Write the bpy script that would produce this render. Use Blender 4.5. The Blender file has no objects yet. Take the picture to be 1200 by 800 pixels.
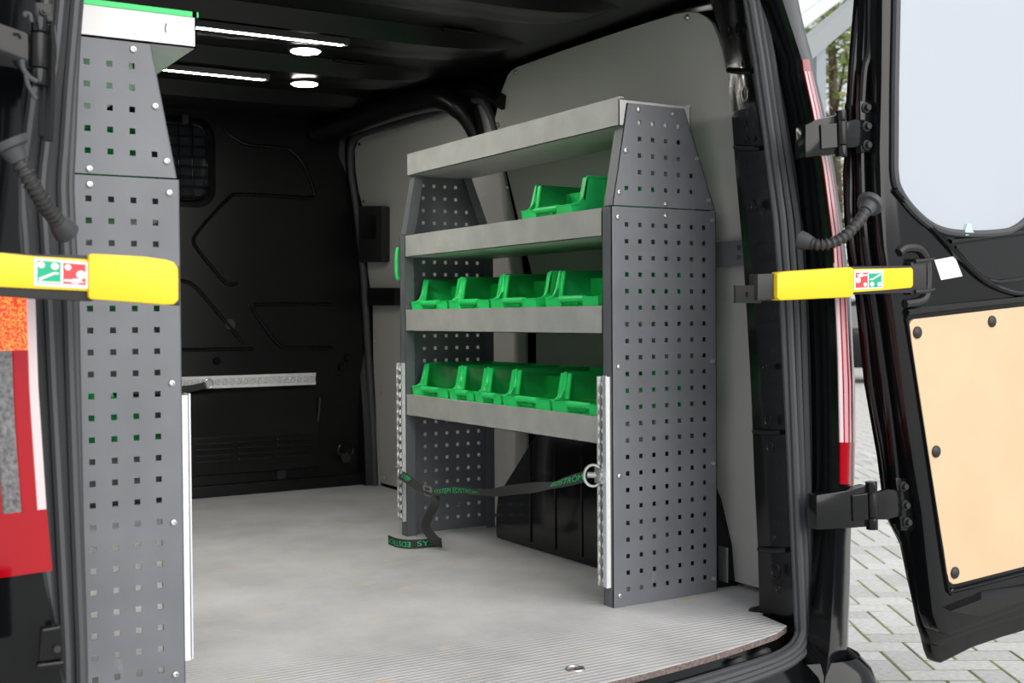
import bpy, bmesh, math, random
from mathutils import Vector, Matrix
random.seed(7)
PI = math.pi
S = bpy.context.scene
COL = S.collection

# ------------------------------------------------------------------ camera
CP = Vector((-1.59324, -2.20223, 0.66430)); YAW, PITCH, ROLL, FPX = 0.542838, -0.0202133, -0.0069699, 1399.14
cf = Vector((math.sin(YAW) * math.cos(PITCH), math.cos(YAW) * math.cos(PITCH), math.sin(PITCH)))
cr0 = Vector((math.cos(YAW), -math.sin(YAW), 0)); cu0 = cr0.cross(cf)
CR = cr0 * math.cos(ROLL) + cu0 * math.sin(ROLL); CU = -cr0 * math.sin(ROLL) + cu0 * math.cos(ROLL); CF = cf
cam = bpy.data.cameras.new('camera'); camo = bpy.data.objects.new('camera', cam); COL.objects.link(camo)
cam.sensor_width = 36; cam.lens = FPX * 36 / 1200; cam.clip_start = .02; cam.clip_end = 300
m = Matrix((CR, CU, -CF)).transposed().to_4x4(); m.translation = CP; camo.matrix_world = m
cam.dof.use_dof = True; cam.dof.focus_distance = 2.95; cam.dof.aperture_fstop = 6.3
S.camera = camo

# ------------------------------------------------------------------ world, sun, exposure
SKY = .72
w = bpy.data.worlds.new('overcast_sky'); S.world = w; w.use_nodes = True
nt = w.node_tree; nt.nodes.clear()
tc = nt.nodes.new('ShaderNodeTexCoord'); nz = nt.nodes.new('ShaderNodeTexNoise'); rp = nt.nodes.new('ShaderNodeValToRGB')
bg = nt.nodes.new('ShaderNodeBackground'); ow = nt.nodes.new('ShaderNodeOutputWorld')
nz.inputs['Scale'].default_value = 2.2; nz.inputs['Detail'].default_value = 5
rp.color_ramp.elements[0].color = (.80, .86, .95, 1); rp.color_ramp.elements[1].color = (1, 1, 1, 1)
nt.links.new(tc.outputs['Generated'], nz.inputs['Vector']); nt.links.new(nz.outputs['Fac'], rp.inputs['Fac'])
nt.links.new(rp.outputs['Color'], bg.inputs['Color']); bg.inputs['Strength'].default_value = SKY
nt.links.new(bg.outputs['Background'], ow.inputs['Surface'])
sl = bpy.data.lights.new('open_sky_behind_camera_offscreen', 'SUN'); sl.energy = 2.3; sl.angle = math.radians(60); sl.color = (1, .97, .92)
so = bpy.data.objects.new('open_sky_behind_camera_offscreen', sl); COL.objects.link(so)
so.location = (1.5, -8, 5); so.rotation_euler = Vector((-.22, 1, -.52)).to_track_quat('-Z', 'Y').to_euler()
S.view_settings.view_transform = 'Standard'; S.view_settings.look = 'None'
S.view_settings.gamma = 1; S.view_settings.use_curve_mapping = False
S.view_settings.exposure = 0.35


# ------------------------------------------------------------------ pixel -> point on a plane
def on(u, v, ax, val):
    d = CF + CR * ((u - 600) / FPX) + CU * ((400 - v) / FPX)
    t = (val - CP[ax]) / d[ax]
    return CP + d * t
def onY(u, v, y): return on(u, v, 1, y)
def lerp_list(tab, v):
    if v <= tab[0][0]: a, b = tab[0], tab[1]
    elif v >= tab[-1][0]: a, b = tab[-2], tab[-1]
    else:
        for a, b in zip(tab, tab[1:]):
            if a[0] <= v <= b[0]: break
    return a[1] + (b[1] - a[1]) * (v - a[0]) / (b[0] - a[0])


# ------------------------------------------------------------------ materials
MATS = {}
def mat(name, col, rough=.5, metal=0, coat=0, noise=0, nscale=30, bump=0, bscale=200, spec=.5, emit=None, estr=0):
    m = bpy.data.materials.new(name); m.use_nodes = True; MATS[name] = m
    n = m.node_tree; b = n.nodes['Principled BSDF']
    b.inputs['Base Color'].default_value = (*col, 1); b.inputs['Roughness'].default_value = rough
    b.inputs['Metallic'].default_value = metal; b.inputs['Coat Weight'].default_value = coat
    b.inputs['Coat Roughness'].default_value = .06; b.inputs['Specular IOR Level'].default_value = spec
    t = n.nodes.new('ShaderNodeTexCoord')
    if noise:
        z = n.nodes.new('ShaderNodeTexNoise'); z.inputs['Scale'].default_value = nscale; z.inputs['Detail'].default_value = 6
        r = n.nodes.new('ShaderNodeValToRGB')
        r.color_ramp.elements[0].position = .3; r.color_ramp.elements[1].position = .7
        r.color_ramp.elements[0].color = (*[max(0, c * (1 - noise)) for c in col], 1)
        r.color_ramp.elements[1].color = (*[min(1, c * (1 + noise)) for c in col], 1)
        n.links.new(t.outputs['Object'], z.inputs['Vector']); n.links.new(z.outputs['Fac'], r.inputs['Fac'])
        n.links.new(r.outputs['Color'], b.inputs['Base Color'])
    if bump:
        z = n.nodes.new('ShaderNodeTexNoise'); z.inputs['Scale'].default_value = bscale; z.inputs['Detail'].default_value = 3
        k = n.nodes.new('ShaderNodeBump'); k.inputs['Strength'].default_value = bump; k.inputs['Distance'].default_value = .002
        n.links.new(t.outputs['Object'], z.inputs['Vector']); n.links.new(z.outputs['Fac'], k.inputs['Height'])
        n.links.new(k.outputs['Normal'], b.inputs['Normal'])
    if emit:
        b.inputs['Emission Color'].default_value = (*emit, 1); b.inputs['Emission Strength'].default_value = estr
    return m
mat('panel_grey', (.158, .165, .184), .45, .12, noise=.10, nscale=9, bump=.12, bscale=600)
mat('tray_grey', (.50, .50, .485), .45, .12, noise=.10, nscale=14, bump=.1, bscale=400)
mat('bin_green', (.030, .84, .20), .38)
mat('black_paint', (.0055, .006, .007), .14, 0, .12, spec=.28)
mat('black_satin', (.0055, .0055, .006), .30, spec=.35, bump=.1, bscale=60)
mat('black_plastic', (.018, .018, .019), .5, bump=.2, bscale=500)
mat('rubber', (.055, .058, .064), .55, bump=.15, bscale=300)
mat('hose_rubber', (.035, .035, .036), .5)
mat('wall_grey', (.50, .49, .47), .6, noise=.03, nscale=6, bump=.1, bscale=900)
mat('zinc', (.62, .62, .62), .32, .9)
mat('alu', (.80, .80, .80), .42, .12, noise=.06, nscale=60)
mat('zinc_light', (.66, .66, .66), .35, .25)
mat('alu_plain', (.72, .75, .80), .35, .5)
mat('yellow', (.90, .62, .010), .42)
mat('white_label', (.86, .86, .86), .5)
mat('red_label', (.62, .05, .06), .5)
mat('green_label', (.0, .40, .20), .5)
mat('ply', (.66, .48, .30), .55, noise=.06, nscale=5)
mat('window_film', (.45, .49, .55), .45, noise=.015, nscale=3)
mat('white_plastic', (.84, .84, .85), .4)
mat('webbing', (.034, .034, .033), .75, bump=.6, bscale=900)
mat('text_green', (.02, .62, .22), .6)
mat('lens_red', (.42, .002, .010), .2, 0, .25)
mat('lens_pale', (.80, .66, .68), .3, 0, .3)
mat('lens_white', (.72, .42, .46), .3, 0, .3, noise=.08, nscale=300)
mat('lens_clear', (.20, .195, .20), .25, .2, .3, noise=.5, nscale=140)
mat('clip_blue', (.55, .78, .80), .4)
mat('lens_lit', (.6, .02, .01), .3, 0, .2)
mat('led', (1, 1, 1), .5, emit=(1, .97, .88), estr=100)
mat('dome', (1, 1, 1), .5, emit=(1, .97, .9), estr=60)
mat('ply_edge', (.16, .12, .11), .7, noise=.5, nscale=160)
mat('paver', (.58, .57, .55), .85, noise=.14, nscale=40, bump=.6, bscale=260)
mat('paver_b', (.51, .505, .49), .85, noise=.14, nscale=40, bump=.6, bscale=260)
mat('paver_c', (.63, .62, .61), .85, noise=.14, nscale=40, bump=.6, bscale=260)
mat('moss', (.17, .21, .055), .95, noise=.5, nscale=6, bump=.6, bscale=120)
mat('bark', (.10, .07, .05), .9, noise=.3, nscale=10)
mat('leaf_a', (.16, .22, .045), .6); mat('leaf_b', (.26, .28, .09), .6); mat('leaf_c', (.09, .14, .03), .6)
mat('steel_blue', (.26, .29, .32), .5, .2)
mat('steel_grey', (.30, .32, .33), .5, .2)
mat('sheet_white', (.66, .70, .73), .5)
mat('tyre', (.02, .02, .02), .8)
mat('car_glass', (.02, .025, .03), .08, 0, .5)
mat('copper', (.5, .33, .05), .5)
def glass(name, tint, fac):
    m = bpy.data.materials.new(name); m.use_nodes = True; MATS[name] = m; n = m.node_tree; n.nodes.clear()
    a = n.nodes.new('ShaderNodeBsdfTransparent'); a.inputs['Color'].default_value = (*tint, 1)
    g = n.nodes.new('ShaderNodeBsdfGlossy'); g.inputs['Roughness'].default_value = .12
    x = n.nodes.new('ShaderNodeMixShader'); x.inputs['Fac'].default_value = fac; o = n.nodes.new('ShaderNodeOutputMaterial')
    n.links.new(a.outputs[0], x.inputs[1]); n.links.new(g.outputs[0], x.inputs[2]); n.links.new(x.outputs[0], o.inputs['Surface'])
glass('clear_pane', (.80, .93, .84), .06)
glass('cab_glass', (.55, .62, .62), .08)
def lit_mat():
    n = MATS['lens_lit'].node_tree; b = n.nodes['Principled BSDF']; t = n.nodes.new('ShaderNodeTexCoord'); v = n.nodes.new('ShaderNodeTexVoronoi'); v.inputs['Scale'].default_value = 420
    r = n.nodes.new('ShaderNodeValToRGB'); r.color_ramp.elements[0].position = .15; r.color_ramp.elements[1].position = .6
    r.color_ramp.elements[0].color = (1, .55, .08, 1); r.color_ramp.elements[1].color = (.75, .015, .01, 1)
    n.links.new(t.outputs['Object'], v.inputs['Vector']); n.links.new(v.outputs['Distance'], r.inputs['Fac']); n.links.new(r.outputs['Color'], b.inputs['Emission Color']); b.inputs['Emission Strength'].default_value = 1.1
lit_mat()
def floor_mat():
    m = bpy.data.materials.new('floor_board'); m.use_nodes = True; MATS['floor_board'] = m
    n = m.node_tree; b = n.nodes['Principled BSDF']; L = n.links.new
    t = n.nodes.new('ShaderNodeTexCoord')
    a = n.nodes.new('ShaderNodeTexNoise'); a.inputs['Scale'].default_value = 3.0; a.inputs['Detail'].default_value = 8; a.inputs['Roughness'].default_value = .62
    r = n.nodes.new('ShaderNodeValToRGB'); r.color_ramp.elements[0].position = .30; r.color_ramp.elements[1].position = .68
    r.color_ramp.elements[0].color = (.45, .44, .445, 1); r.color_ramp.elements[1].color = (.66, .655, .665, 1)
    L(t.outputs['Object'], a.inputs['Vector']); L(a.outputs['Fac'], r.inputs['Fac'])
    # worn chips down to the wood
    mp = n.nodes.new('ShaderNodeMapping'); mp.inputs['Scale'].default_value = (3.2, 10, 1); mp.inputs['Rotation'].default_value = (0, 0, .25)
    c = n.nodes.new('ShaderNodeTexNoise'); c.inputs['Scale'].default_value = 2.1; c.inputs['Detail'].default_value = 9; c.inputs['Roughness'].default_value = .7
    r2 = n.nodes.new('ShaderNodeValToRGB'); r2.color_ramp.elements[0].position = .612; r2.color_ramp.elements[1].position = .64
    L(t.outputs['Object'], mp.inputs['Vector']); L(mp.outputs['Vector'], c.inputs['Vector']); L(c.outputs['Fac'], r2.inputs['Fac'])
    x = n.nodes.new('ShaderNodeMix'); x.data_type = 'RGBA'; x.inputs['B'].default_value = (.72, .56, .36, 1)
    L(r2.outputs['Color'], x.inputs['Factor']); L(r.outputs['Color'], x.inputs['A']); L(x.outputs['Result'], b.inputs['Base Color'])
    wv = n.nodes.new('ShaderNodeTexWave'); wv.inputs['Scale'].default_value = 20; wv.bands_direction = 'Y'; wv.inputs['Distortion'].default_value = .2
    k = n.nodes.new('ShaderNodeBump'); k.inputs['Strength'].default_value = .5; k.inputs['Distance'].default_value = .0025
    L(t.outputs['Object'], wv.inputs['Vector']); L(wv.outputs['Fac'], k.inputs['Height']); L(k.outputs['Normal'], b.inputs['Normal'])
    b.inputs['Roughness'].default_value = .5
floor_mat()
def scuffs(name, sc, lo, hi, col):
    n = MATS[name].node_tree; b = n.nodes['Principled BSDF']; L = n.links.new
    src = b.inputs['Base Color'].links[0].from_socket
    t = n.nodes.new('ShaderNodeTexCoord'); mp = n.nodes.new('ShaderNodeMapping'); mp.inputs['Scale'].default_value = sc
    z = n.nodes.new('ShaderNodeTexNoise'); z.inputs['Scale'].default_value = 1; z.inputs['Detail'].default_value = 8; z.inputs['Roughness'].default_value = .7
    r = n.nodes.new('ShaderNodeValToRGB'); r.color_ramp.elements[0].position = lo; r.color_ramp.elements[1].position = hi; r.color_ramp.elements[1].color = (.6, .6, .6, 1)
    x = n.nodes.new('ShaderNodeMix'); x.data_type = 'RGBA'; x.inputs['B'].default_value = (*col, 1)
    L(t.outputs['Object'], mp.inputs['Vector']); L(mp.outputs['Vector'], z.inputs['Vector']); L(z.outputs['Fac'], r.inputs['Fac']); L(r.outputs['Color'], x.inputs['Factor']); L(src, x.inputs['A']); L(x.outputs['Result'], b.inputs['Base Color'])
scuffs('tray_grey', (3, 26, 7), .66, .74, (.75, .75, .74))
scuffs('panel_grey', (14, 3, 5), .66, .80, (.34, .35, .37))


# ------------------------------------------------------------------ mesh helpers
class MB:
    def __init__(s): s.v = []; s.f = []
    def add(s, vs, fs):
        o = len(s.v); s.v += [tuple(p) for p in vs]; s.f += [tuple(i + o for i in f) for f in fs]; return s
    def box(s, x0, x1, y0, y1, z0, z1):
        return s.add([(x, y, z) for x in (x0, x1) for y in (y0, y1) for z in (z0, z1)],
                     [(0, 1, 3, 2), (4, 6, 7, 5), (0, 4, 5, 1), (2, 3, 7, 6), (0, 2, 6, 4), (1, 5, 7, 3)])
    def prism(s, pts, d):
        """polygon of 3D points extruded by vector d"""
        n = len(pts); d = Vector(d)
        vs = [Vector(p) for p in pts] + [Vector(p) + d for p in pts]
        return s.add(vs, [tuple(range(n))[::-1], tuple(range(n, 2 * n))] + [(i, (i + 1) % n, n + (i + 1) % n, n + i) for i in range(n)])
    def loft(s, rows, close=False):
        n = len(rows[0]); vs = [p for r in rows for p in r]; fs = []
        for i in range(len(rows) - 1):
            for j in range(n if close else n - 1):
                k = (j + 1) % n; fs.append((i * n + j, i * n + k, (i + 1) * n + k, (i + 1) * n + j))
        return s.add(vs, fs)
    def tube(s, path, r, n=10, cap=True, flat=1, closed=False):
        path = [Vector(p) for p in path]; rows = []; N = len(path); prev = None
        for i, p in enumerate(path):
            a = path[(i - 1) % N] if closed or i else p; b = path[(i + 1) % N] if closed or i < N - 1 else p
            t = (b - a)
            t = t.normalized() if t.length > 1e-9 else Vector((0, 0, 1))
            if prev is None:
                up = Vector((0, 0, 1)) if abs(t.z) < .9 else Vector((1, 0, 0))
                u = t.cross(up).normalized()
            else:
                u = (prev - t * prev.dot(t)).normalized()
            prev = u; w2 = t.cross(u)
            rr = r[i] if isinstance(r, (list, tuple)) else r
            rows.append([p + (u * math.cos(2 * PI * k / n) + w2 * math.sin(2 * PI * k / n) * flat) * rr for k in range(n)])
        if closed: rows.append(rows[0])
        o = len(s.v); s.loft(rows, True)
        if cap and not closed: s.f.append(tuple(range(o, o + n))[::-1]); s.f.append(tuple(range(o + (N - 1) * n, o + N * n)))
        return s
    def cyl(s, c, d, r, n=16, r2=None):
        c = Vector(c); return s.tube([c, c + Vector(d)], [r, r if r2 is None else r2], n)
    def build(s, name, m, parent=None, bevel=0, smooth=False, recalc=True, angle=35):
        me = bpy.data.meshes.new(name); me.from_pydata(s.v, [], s.f)
        bm = bmesh.new(); bm.from_mesh(me)
        bmesh.ops.remove_doubles(bm, verts=bm.verts, dist=1e-6)
        if recalc: bmesh.ops.recalc_face_normals(bm, faces=bm.faces)
        if bevel:
            es = [e for e in bm.edges if len(e.link_faces) == 2 and e.calc_face_angle(0) > .45]
            bmesh.ops.bevel(bm, geom=es, offset=bevel, segments=2, affect='EDGES', profile=.6, clamp_overlap=True)
        if smooth:
            for f in bm.faces: f.smooth = True
            for e in bm.edges:
                if len(e.link_faces) == 2 and e.calc_face_angle(0) > math.radians(angle): e.smooth = False
        bm.to_mesh(me); bm.free(); me.materials.append(MATS[m])
        return link(name, me, parent)
def link(name, me, parent=None):
    o = bpy.data.objects.new(name, me); COL.objects.link(o); o.parent = parent; return o
def thing(name, label, cat, loc=(0, 0, 0), group=None):
    o = bpy.data.objects.new(name, None); COL.objects.link(o); o.location = loc; o.empty_display_size = .05
    return tag(o, label, cat, group)
def tag(o, label, cat, group=None, kind=None):
    o['label'] = label; o['category'] = cat
    if group: o['group'] = group
    if kind: o['kind'] = kind
    return o
def struct(o, label, cat):
    return tag(o, label, cat, kind='structure')
def sempty(name, label, cat):
    o = bpy.data.objects.new(name, None); COL.objects.link(o); return struct(o, label, cat)
def smooth_path(pts, k=6):
    pts = [Vector(p) for p in pts]; out = []
    for i in range(len(pts) - 1):
        p0 = pts[max(i - 1, 0)]; p1 = pts[i]; p2 = pts[i + 1]; p3 = pts[min(i + 2, len(pts) - 1)]
        for j in range(k):
            t = j / k
            out.append(.5 * ((2 * p1) + (p2 - p0) * t + (2 * p0 - 5 * p1 + 4 * p2 - p3) * t * t + (3 * p1 - p0 - 3 * p2 + p3) * t ** 3))
    out.append(pts[-1]); return out
def rrect(x0, x1, z0, z1, r, k=5):
    out = []
    for cx, cz, a in ((x1 - r, z1 - r, 0), (x0 + r, z1 - r, 90), (x0 + r, z0 + r, 180), (x1 - r, z0 + r, 270)):
        for i in range(k + 1):
            t = math.radians(a + 90 * i / k); out.append((cx + r * math.cos(t), cz + r * math.sin(t)))
    return out
def mesh_of(mb, name, m, bevel=0, smooth=True):
    o = mb.build(name, m, None, bevel, smooth); me = o.data; bpy.data.objects.remove(o); return me

XC = -.500                                     # middle plane of the van
def MX(p, s):                                  # mirror a point to the other side of the van
    p = Vector(p)
    return p if s > 0 else Vector((2 * XC - p.x, p.y, p.z))
def rake(z): return .062 * z + .050 * max(0, z - .7)
def ys(x, z=0): return -.47 + .11 * ((x - XC) / .72) ** 2 + rake(z)      # rear edge of the opening, bowed in plan
GZ = -.55                                      # the paved ground

# ================================================================== THE SETTING
# ---- cargo floor board
fl = sempty('floor', 'worn grey non-slip plywood cargo floor of the van', 'floor')
def floor_outline(z):
    pts = [(-1.40, 2.20), (.40, 2.20), (.40, -.15), (.275, -.16)]
    for i in range(9):
        a = PI / 2 - i * PI / 8
        pts.append((.262 - .022 * math.sin(i * PI / 8) - .0, -.165 - .05 * i / 8))
    pts += [(.24, -.225), (.222, -.325)]
    for i in range(1, 30):
        x = .21 + (-1.234 - .21) * i / 30; pts.append((x, -.445 + .105 * ((x - XC) / .722) ** 2))
    pts += [(-1.25, -.32), (-1.26, -.2), (-1.40, -.15)]
    return [(x, y, z) for x, y in pts]
mb = MB(); mb.prism(floor_outline(-.0015), (0, 0, .0015)); mb.build('floor_surface', 'floor_board', fl)
mb = MB(); mb.prism([(x, y, z) for x, y, z in floor_outline(-.014)], (0, 0, .0124)); mb.build('floor_edge', 'ply_edge', fl)
cut_ = MB().cyl((-.338, -.344, -.05), (0, 0, .1), .0155, 24).build('cutter', 'zinc', None)
for c in [c for c in fl.children if c.type == 'MESH']:
    bo = c.modifiers.new('drain', 'BOOLEAN'); bo.object = cut_; bo.operation = 'DIFFERENCE'; bo.solver = 'EXACT'
    bpy.context.view_layer.update()
    me = bpy.data.meshes.new_from_object(c.evaluated_get(bpy.context.evaluated_depsgraph_get()))
    c.modifiers.clear(); c.data = me
bpy.data.objects.remove(cut_)
d = MB(); d.tube([(-.338 + .017 * math.cos(2 * PI * i / 24), -.344 + .017 * math.sin(2 * PI * i / 24), .001) for i in range(24)], .0022, 6, closed=True).build('drain_rim', 'zinc', fl, smooth=True)
# steel under-floor and sill
sill = sempty('trim_1', 'black painted steel door sill below the cargo floor', 'sill')
rows = []
for i in range(31):
    x = .30 + (-1.33 - .30) * i / 30; y = ys(x)
    rows.append([(x, 2.25, -.016), (x, y + .10, -.016), (x, y + .045, -.024), (x, y + .03, -.062), (x, y + .002, -.066), (x, y - .012, -.062), (x, y - .03, -.10), (x, y - .05, -.16), (x, y - .05, -.30)])
MB().loft(rows).build('sill_panel', 'black_paint', sill, smooth=True)
for x in (.03, .115, -.25, -.55):
    y = ys(x) + .03
    b = MB(); b.tube(smooth_path([(x - .02, y + .012, -.05), (x - .008, y - .004, -.036), (x + .012, y - .004, -.034), (x + .026, y + .01, -.05)], 4), .011, 8); b.build('sill_clip', 'black_plastic', sill, smooth=True)
bp_ = MB(); bp_.loft([[(.27, ys(.27) - .03, -.105), (.27, ys(.27) - .10, -.12), (.27, ys(.27) - .12, -.2), (.27, ys(.27) - .1, -.45)]] + [[(x, ys(x) - .03, -.105), (x, ys(x) - .10, -.12), (x, ys(x) - .12, -.2), (x, ys(x) - .1, -.45)] for x in [.2 - i * .1 for i in range(15)]] + [[(-1.3, ys(.27) - .03, -.105), (-1.3, ys(.27) - .10, -.12), (-1.3, ys(.27) - .12, -.2), (-1.3, ys(.27) - .1, -.45)]])
bp_.build('bumper_step', 'black_plastic', sill, smooth=True)
for k in range(6):
    r_ = MB(); r_.tube([(x, ys(x) - .035 - .011 * k, -.1045 - .0024 * k) for x in [.24 - i * .1 for i in range(15)]], .003, 6); r_.build('step_rib', 'black_plastic', sill, smooth=True)

# ---- ceiling
ce = sempty('ceiling', 'glossy black painted roof of the cargo space with pressed cross ribs', 'ceiling')
rows = []
for y in [-.2 + i * .15 for i in range(17)]:
    rows.append([(x, y, 1.438 - .012 * (abs(x - XC) / .9) ** 4) for x in [-1.42 + i * .102 for i in range(19)]] )
MB().loft(rows).build('roof_skin', 'black_satin', ce, smooth=True, recalc=False)
MB().box(-1.40, .36, -.30, .0, 1.437, 1.466).build('header_panel', 'black_satin', ce)
MB().box(-1.33, .33, -.36, 2.5, 1.468, 1.515).build('roof_outer', 'black_paint', ce, bevel=.02, smooth=True)
for y, wd in ((.28, .13), (.75, .17), (1.25, .17), (1.75, .13)):
    rows = []
    for i in range(15):
        x = -1.20 + i * .10; z = 1.437; h_ = .050 * (1 - (abs(x - XC) / .70) ** 6)
        rows.append([(x, y - wd / 2 - .03, z), (x, y - wd / 2, z - h_ * .9), (x, y - .02, z - h_), (x, y, z - h_ * .9), (x, y + .02, z - h_), (x, y + wd / 2, z - h_ * .9), (x, y + wd / 2 + .03, z)])
    MB().loft(rows).build('roof_bow', 'black_satin', ce, smooth=True)
for x, y in ((-.05, .62), (.12, .9), (-.15, 1.12), (.1, 1.4)):
    MB().box(x - .05, x + .05, y - .012, y + .012, 1.428, 1.434).build('roof_slot', 'black_satin', ce, bevel=.003)

# ---- bulkhead
BY = 2.2
wf = sempty('wall_front', 'black pressed-steel bulkhead behind the cab', 'wall')
MB().box(-1.45, .42, BY, BY + .03, -.05, 1.47).build('bulkhead_sheet', 'black_satin', wf)
def zp(px, ox, oy, sc): return [(ox + x / sc, oy + y / sc) for x, y in px]
ribs = [[(370, 115), (405, 150), (430, 200), (445, 248), (435, 262), (400, 262), (300, 255), (215, 252), (190, 262), (140, 312), (90, 370), (82, 395), (95, 420), (135, 470), (180, 520), (215, 522)],
        [(165, 40), (190, 72), (240, 100), (300, 107), (370, 115)],
        [(500, 583), (400, 583), (275, 585), (262, 598), (280, 630), (335, 702), (370, 715), (500, 715)],
        [(30, 512), (55, 515), (85, 530), (130, 580), (180, 640), (230, 700)],
        [(30, 722), (130, 720), (260, 718)]]
for r in ribs:
    p = smooth_path([onY(u, v, BY) for u, v in zp(r, 195, 130, 2.58)], 5)
    MB().tube([(q.x, BY - .001, q.z) for q in p], .013, 8, flat=.55).build('pressed_rib', 'black_satin', wf, smooth=True)
# lower step, louvre box
x1 = onY(372, 500, BY - .03).x
MB().prism([(-1.2, BY, .405), (-1.2, BY - .015, .39), (-1.2, BY - .025, .29), (-1.2, BY - .06, .23), (-1.2, BY - .062, .09), (-1.2, BY, .08)], (1.2 + x1, 0, 0)).build('lower_step', 'black_satin', wf, bevel=.008, smooth=True)
for i in range(3):
    for k in range(4):
        xa = -.33 + i * .155
        MB().box(xa, xa + .135, BY - .068, BY - .06, .135 + k * .022, .145 + k * .022).build('louvre', 'black_satin', wf, bevel=.003)
MB().tube(smooth_path([onY(375, 465, BY), onY(372, 495, BY), onY(362, 512, BY), onY(361, 545, BY)], 5), .009, 8).build('pressed_rib', 'black_satin', wf, smooth=True)
MB().box(-1.4, .4, BY - .02, BY, 0, .045).build('floor_rail', 'black_satin', wf, bevel=.006)
for u, v in ((254, 423), (407, 419), (262, 543), (268, 545), (400, 430)):
    p = onY(u, v, BY)
    MB().cyl((p.x, BY - .012, p.z), (0, .012, 0), .012, 12, .016).build('bolt', 'black_paint', wf, smooth=True)
for u, v in ((270, 380), (248, 545), (330, 556)):
    p = onY(u, v, BY - .01); MB().cyl((p.x, BY - .008, p.z), (0, .01, 0), .02, 14).build('plug', 'black_plastic', wf, smooth=True)
# tie-down ring
p = onY(404, 527, BY - .03)
MB().tube([(p.x + .032 * math.cos(2 * PI * i / 20), BY - .04, p.z + .032 * math.sin(2 * PI * i / 20)) for i in range(20)], .0045, 8, closed=True).build('lashing_ring', 'black_paint', wf, smooth=True)
MB().cyl((p.x, BY - .045, p.z - .03), (0, .045, 0), .02, 12).build('ring_base', 'black_plastic', wf, smooth=True)
# cab window in the bulkhead with a wire grille
wx0, wx1, wz0, wz1 = -.72, onY(243, 180, BY).x, onY(215, 233, BY).z, onY(215, 146, BY).z
win = sempty('window_1', 'dark cab window behind a black wire grille in the bulkhead', 'window')
ro = rrect(wx0 - .035, wx1 + .03, wz0 - .03, wz1 + .03, .07); ri = rrect(wx0, wx1, wz0, wz1, .06)
MB().loft([[(x, BY - .001, z) for x, z in ro], [(x, BY - .012, z) for x, z in rrect(wx0 - .015, wx1 + .012, wz0 - .012, wz1 + .012, .065)], [(x, BY - .004, z) for x, z in ri]], True).build('window_frame', 'black_satin', win, smooth=True)
MB().prism([(x, BY - .003, z) for x, z in ri], (0, .002, 0)).build('pane', 'car_glass', win)
for i in range(9):
    x = wx1 - .012 - i * .05
    MB().cyl((x, BY - .025, wz0 - .005), (0, 0, wz1 - wz0 + .01), .0028, 6).build('grille_wire', 'black_paint', win, smooth=True)
for i in range(8):
    z = wz0 + .008 + i * (wz1 - wz0 - .016) / 7
    MB().cyl((wx0, BY - .022, z), (wx1 - wx0, 0, 0), .0028, 6).build('grille_wire', 'black_paint', win, smooth=True)
MB().tube([(x, BY - .024, z) for x, z in rrect(wx0 + .004, wx1 - .004, wz0 - .002, wz1 + .002, .06)], .004, 6, closed=True).build('grille_frame', 'black_paint', win, smooth=True)
MB().box(wx1 - .1, wx1 - .075, BY - .03, BY, wz1 + .0, wz1 + .035).build('grille_clip', 'black_plastic', win, bevel=.004)

# ---- right side wall: steel skin, two grey lining boards, wheel arch, frame parts
def xw(z): return .385 if z < .7 else .385 - .135 * (z - .7)
wr = sempty('wall_right', 'right side wall of the van with grey lining boards over black steel', 'wall')
def skin(pts_yz, off, th, name, m, parent, mirror=1, bevel=0):
    a = [MX((xw(z) + off, y, z), mirror) for y, z in pts_yz]; d = (th * mirror, 0, 0)
    return MB().prism(a, d).build(name, m, parent)
def cutz(pts, zc=.7):     # insert points where the outline crosses the bend, split in two polygons
    lo, hi = [], []; n = len(pts)
    for i in range(n):
        p, q = pts[i], pts[(i + 1) % n]
        (lo if p[1] <= zc else hi).append(p)
        if (p[1] - zc) * (q[1] - zc) < 0:
            t = (zc - p[1]) / (q[1] - p[1]); c = (p[0] + (q[0] - p[0]) * t, zc); lo.append(c); hi.append(c)
    return lo, hi
def on_wall(u, v, off=0):
    x = .36
    for _ in range(12): p = on(u, v, 0, x + off); x = xw(p.z)
    return p
for s, par in ((1, wr),):
    MB().loft([[(xw(z) + .05 + (.0 if z < 1.3 else -.1 * (z - 1.3)), y, z) for z in (-.3, .3, .7, 1.0, 1.3, 1.48)] for y in (-.04, .5, 1.2, 2.25)]).build('side_skin', 'black_paint', par, smooth=True)
near = [(580, 142), (584, 125), (588, 108), (595.5, 89), (600, 83), (607, 78.6), (660, 59.5), (718, 40), (755, 28), (791, 17), (806, 14.5), (818, 15), (828, 20), (835, 27), (841, 40), (846.5, 57), (853, 88), (860, 126)]
pts = [(lambda p: (p.y, p.z))(on_wall(u, v)) for u, v in near]
pts += [(-.10, .9), (-.13, .5), (-.13, .012), (.02, .012), (.035, .10), (.08, .22), (.16, .34), (.30, .40), (.62, .40), (.74, .30), (.84, .17), (.93, .10), (.93, .8)]
lo, hi = cutz(pts)
nb = bpy.data.objects.new('lining_board', None); COL.objects.link(nb); nb.parent = wr
skin(lo, -.002, .009, 'board_lower', 'wall_grey', nb); skin(hi, -.002, .009, 'board_upper', 'wall_grey', nb)
for u, v in ((604, 85), (805, 20.5), (583, 146), (594, 219)):
    p = on_wall(u, v, -.006)
    MB().cyl(p, (-.005, 0, .0), .0075, 10, .004).build('screw', 'zinc', nb, smooth=True)
far = [(580, 152.5), (575, 138), (570, 127.5), (566, 122), (562.5, 120), (520, 132), (470, 147), (427.5, 160), (420, 165), (416.5, 176), (417, 200), (421, 225), (425, 240), (432, 320), (438, 420), (442, 500), (446, 569)]
pts = [(lambda p: (p.y, max(p.z, .012)))(on_wall(u, v, .018)) for u, v in far]
pts += [(1.02, .012), (1.02, .9)]
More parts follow.
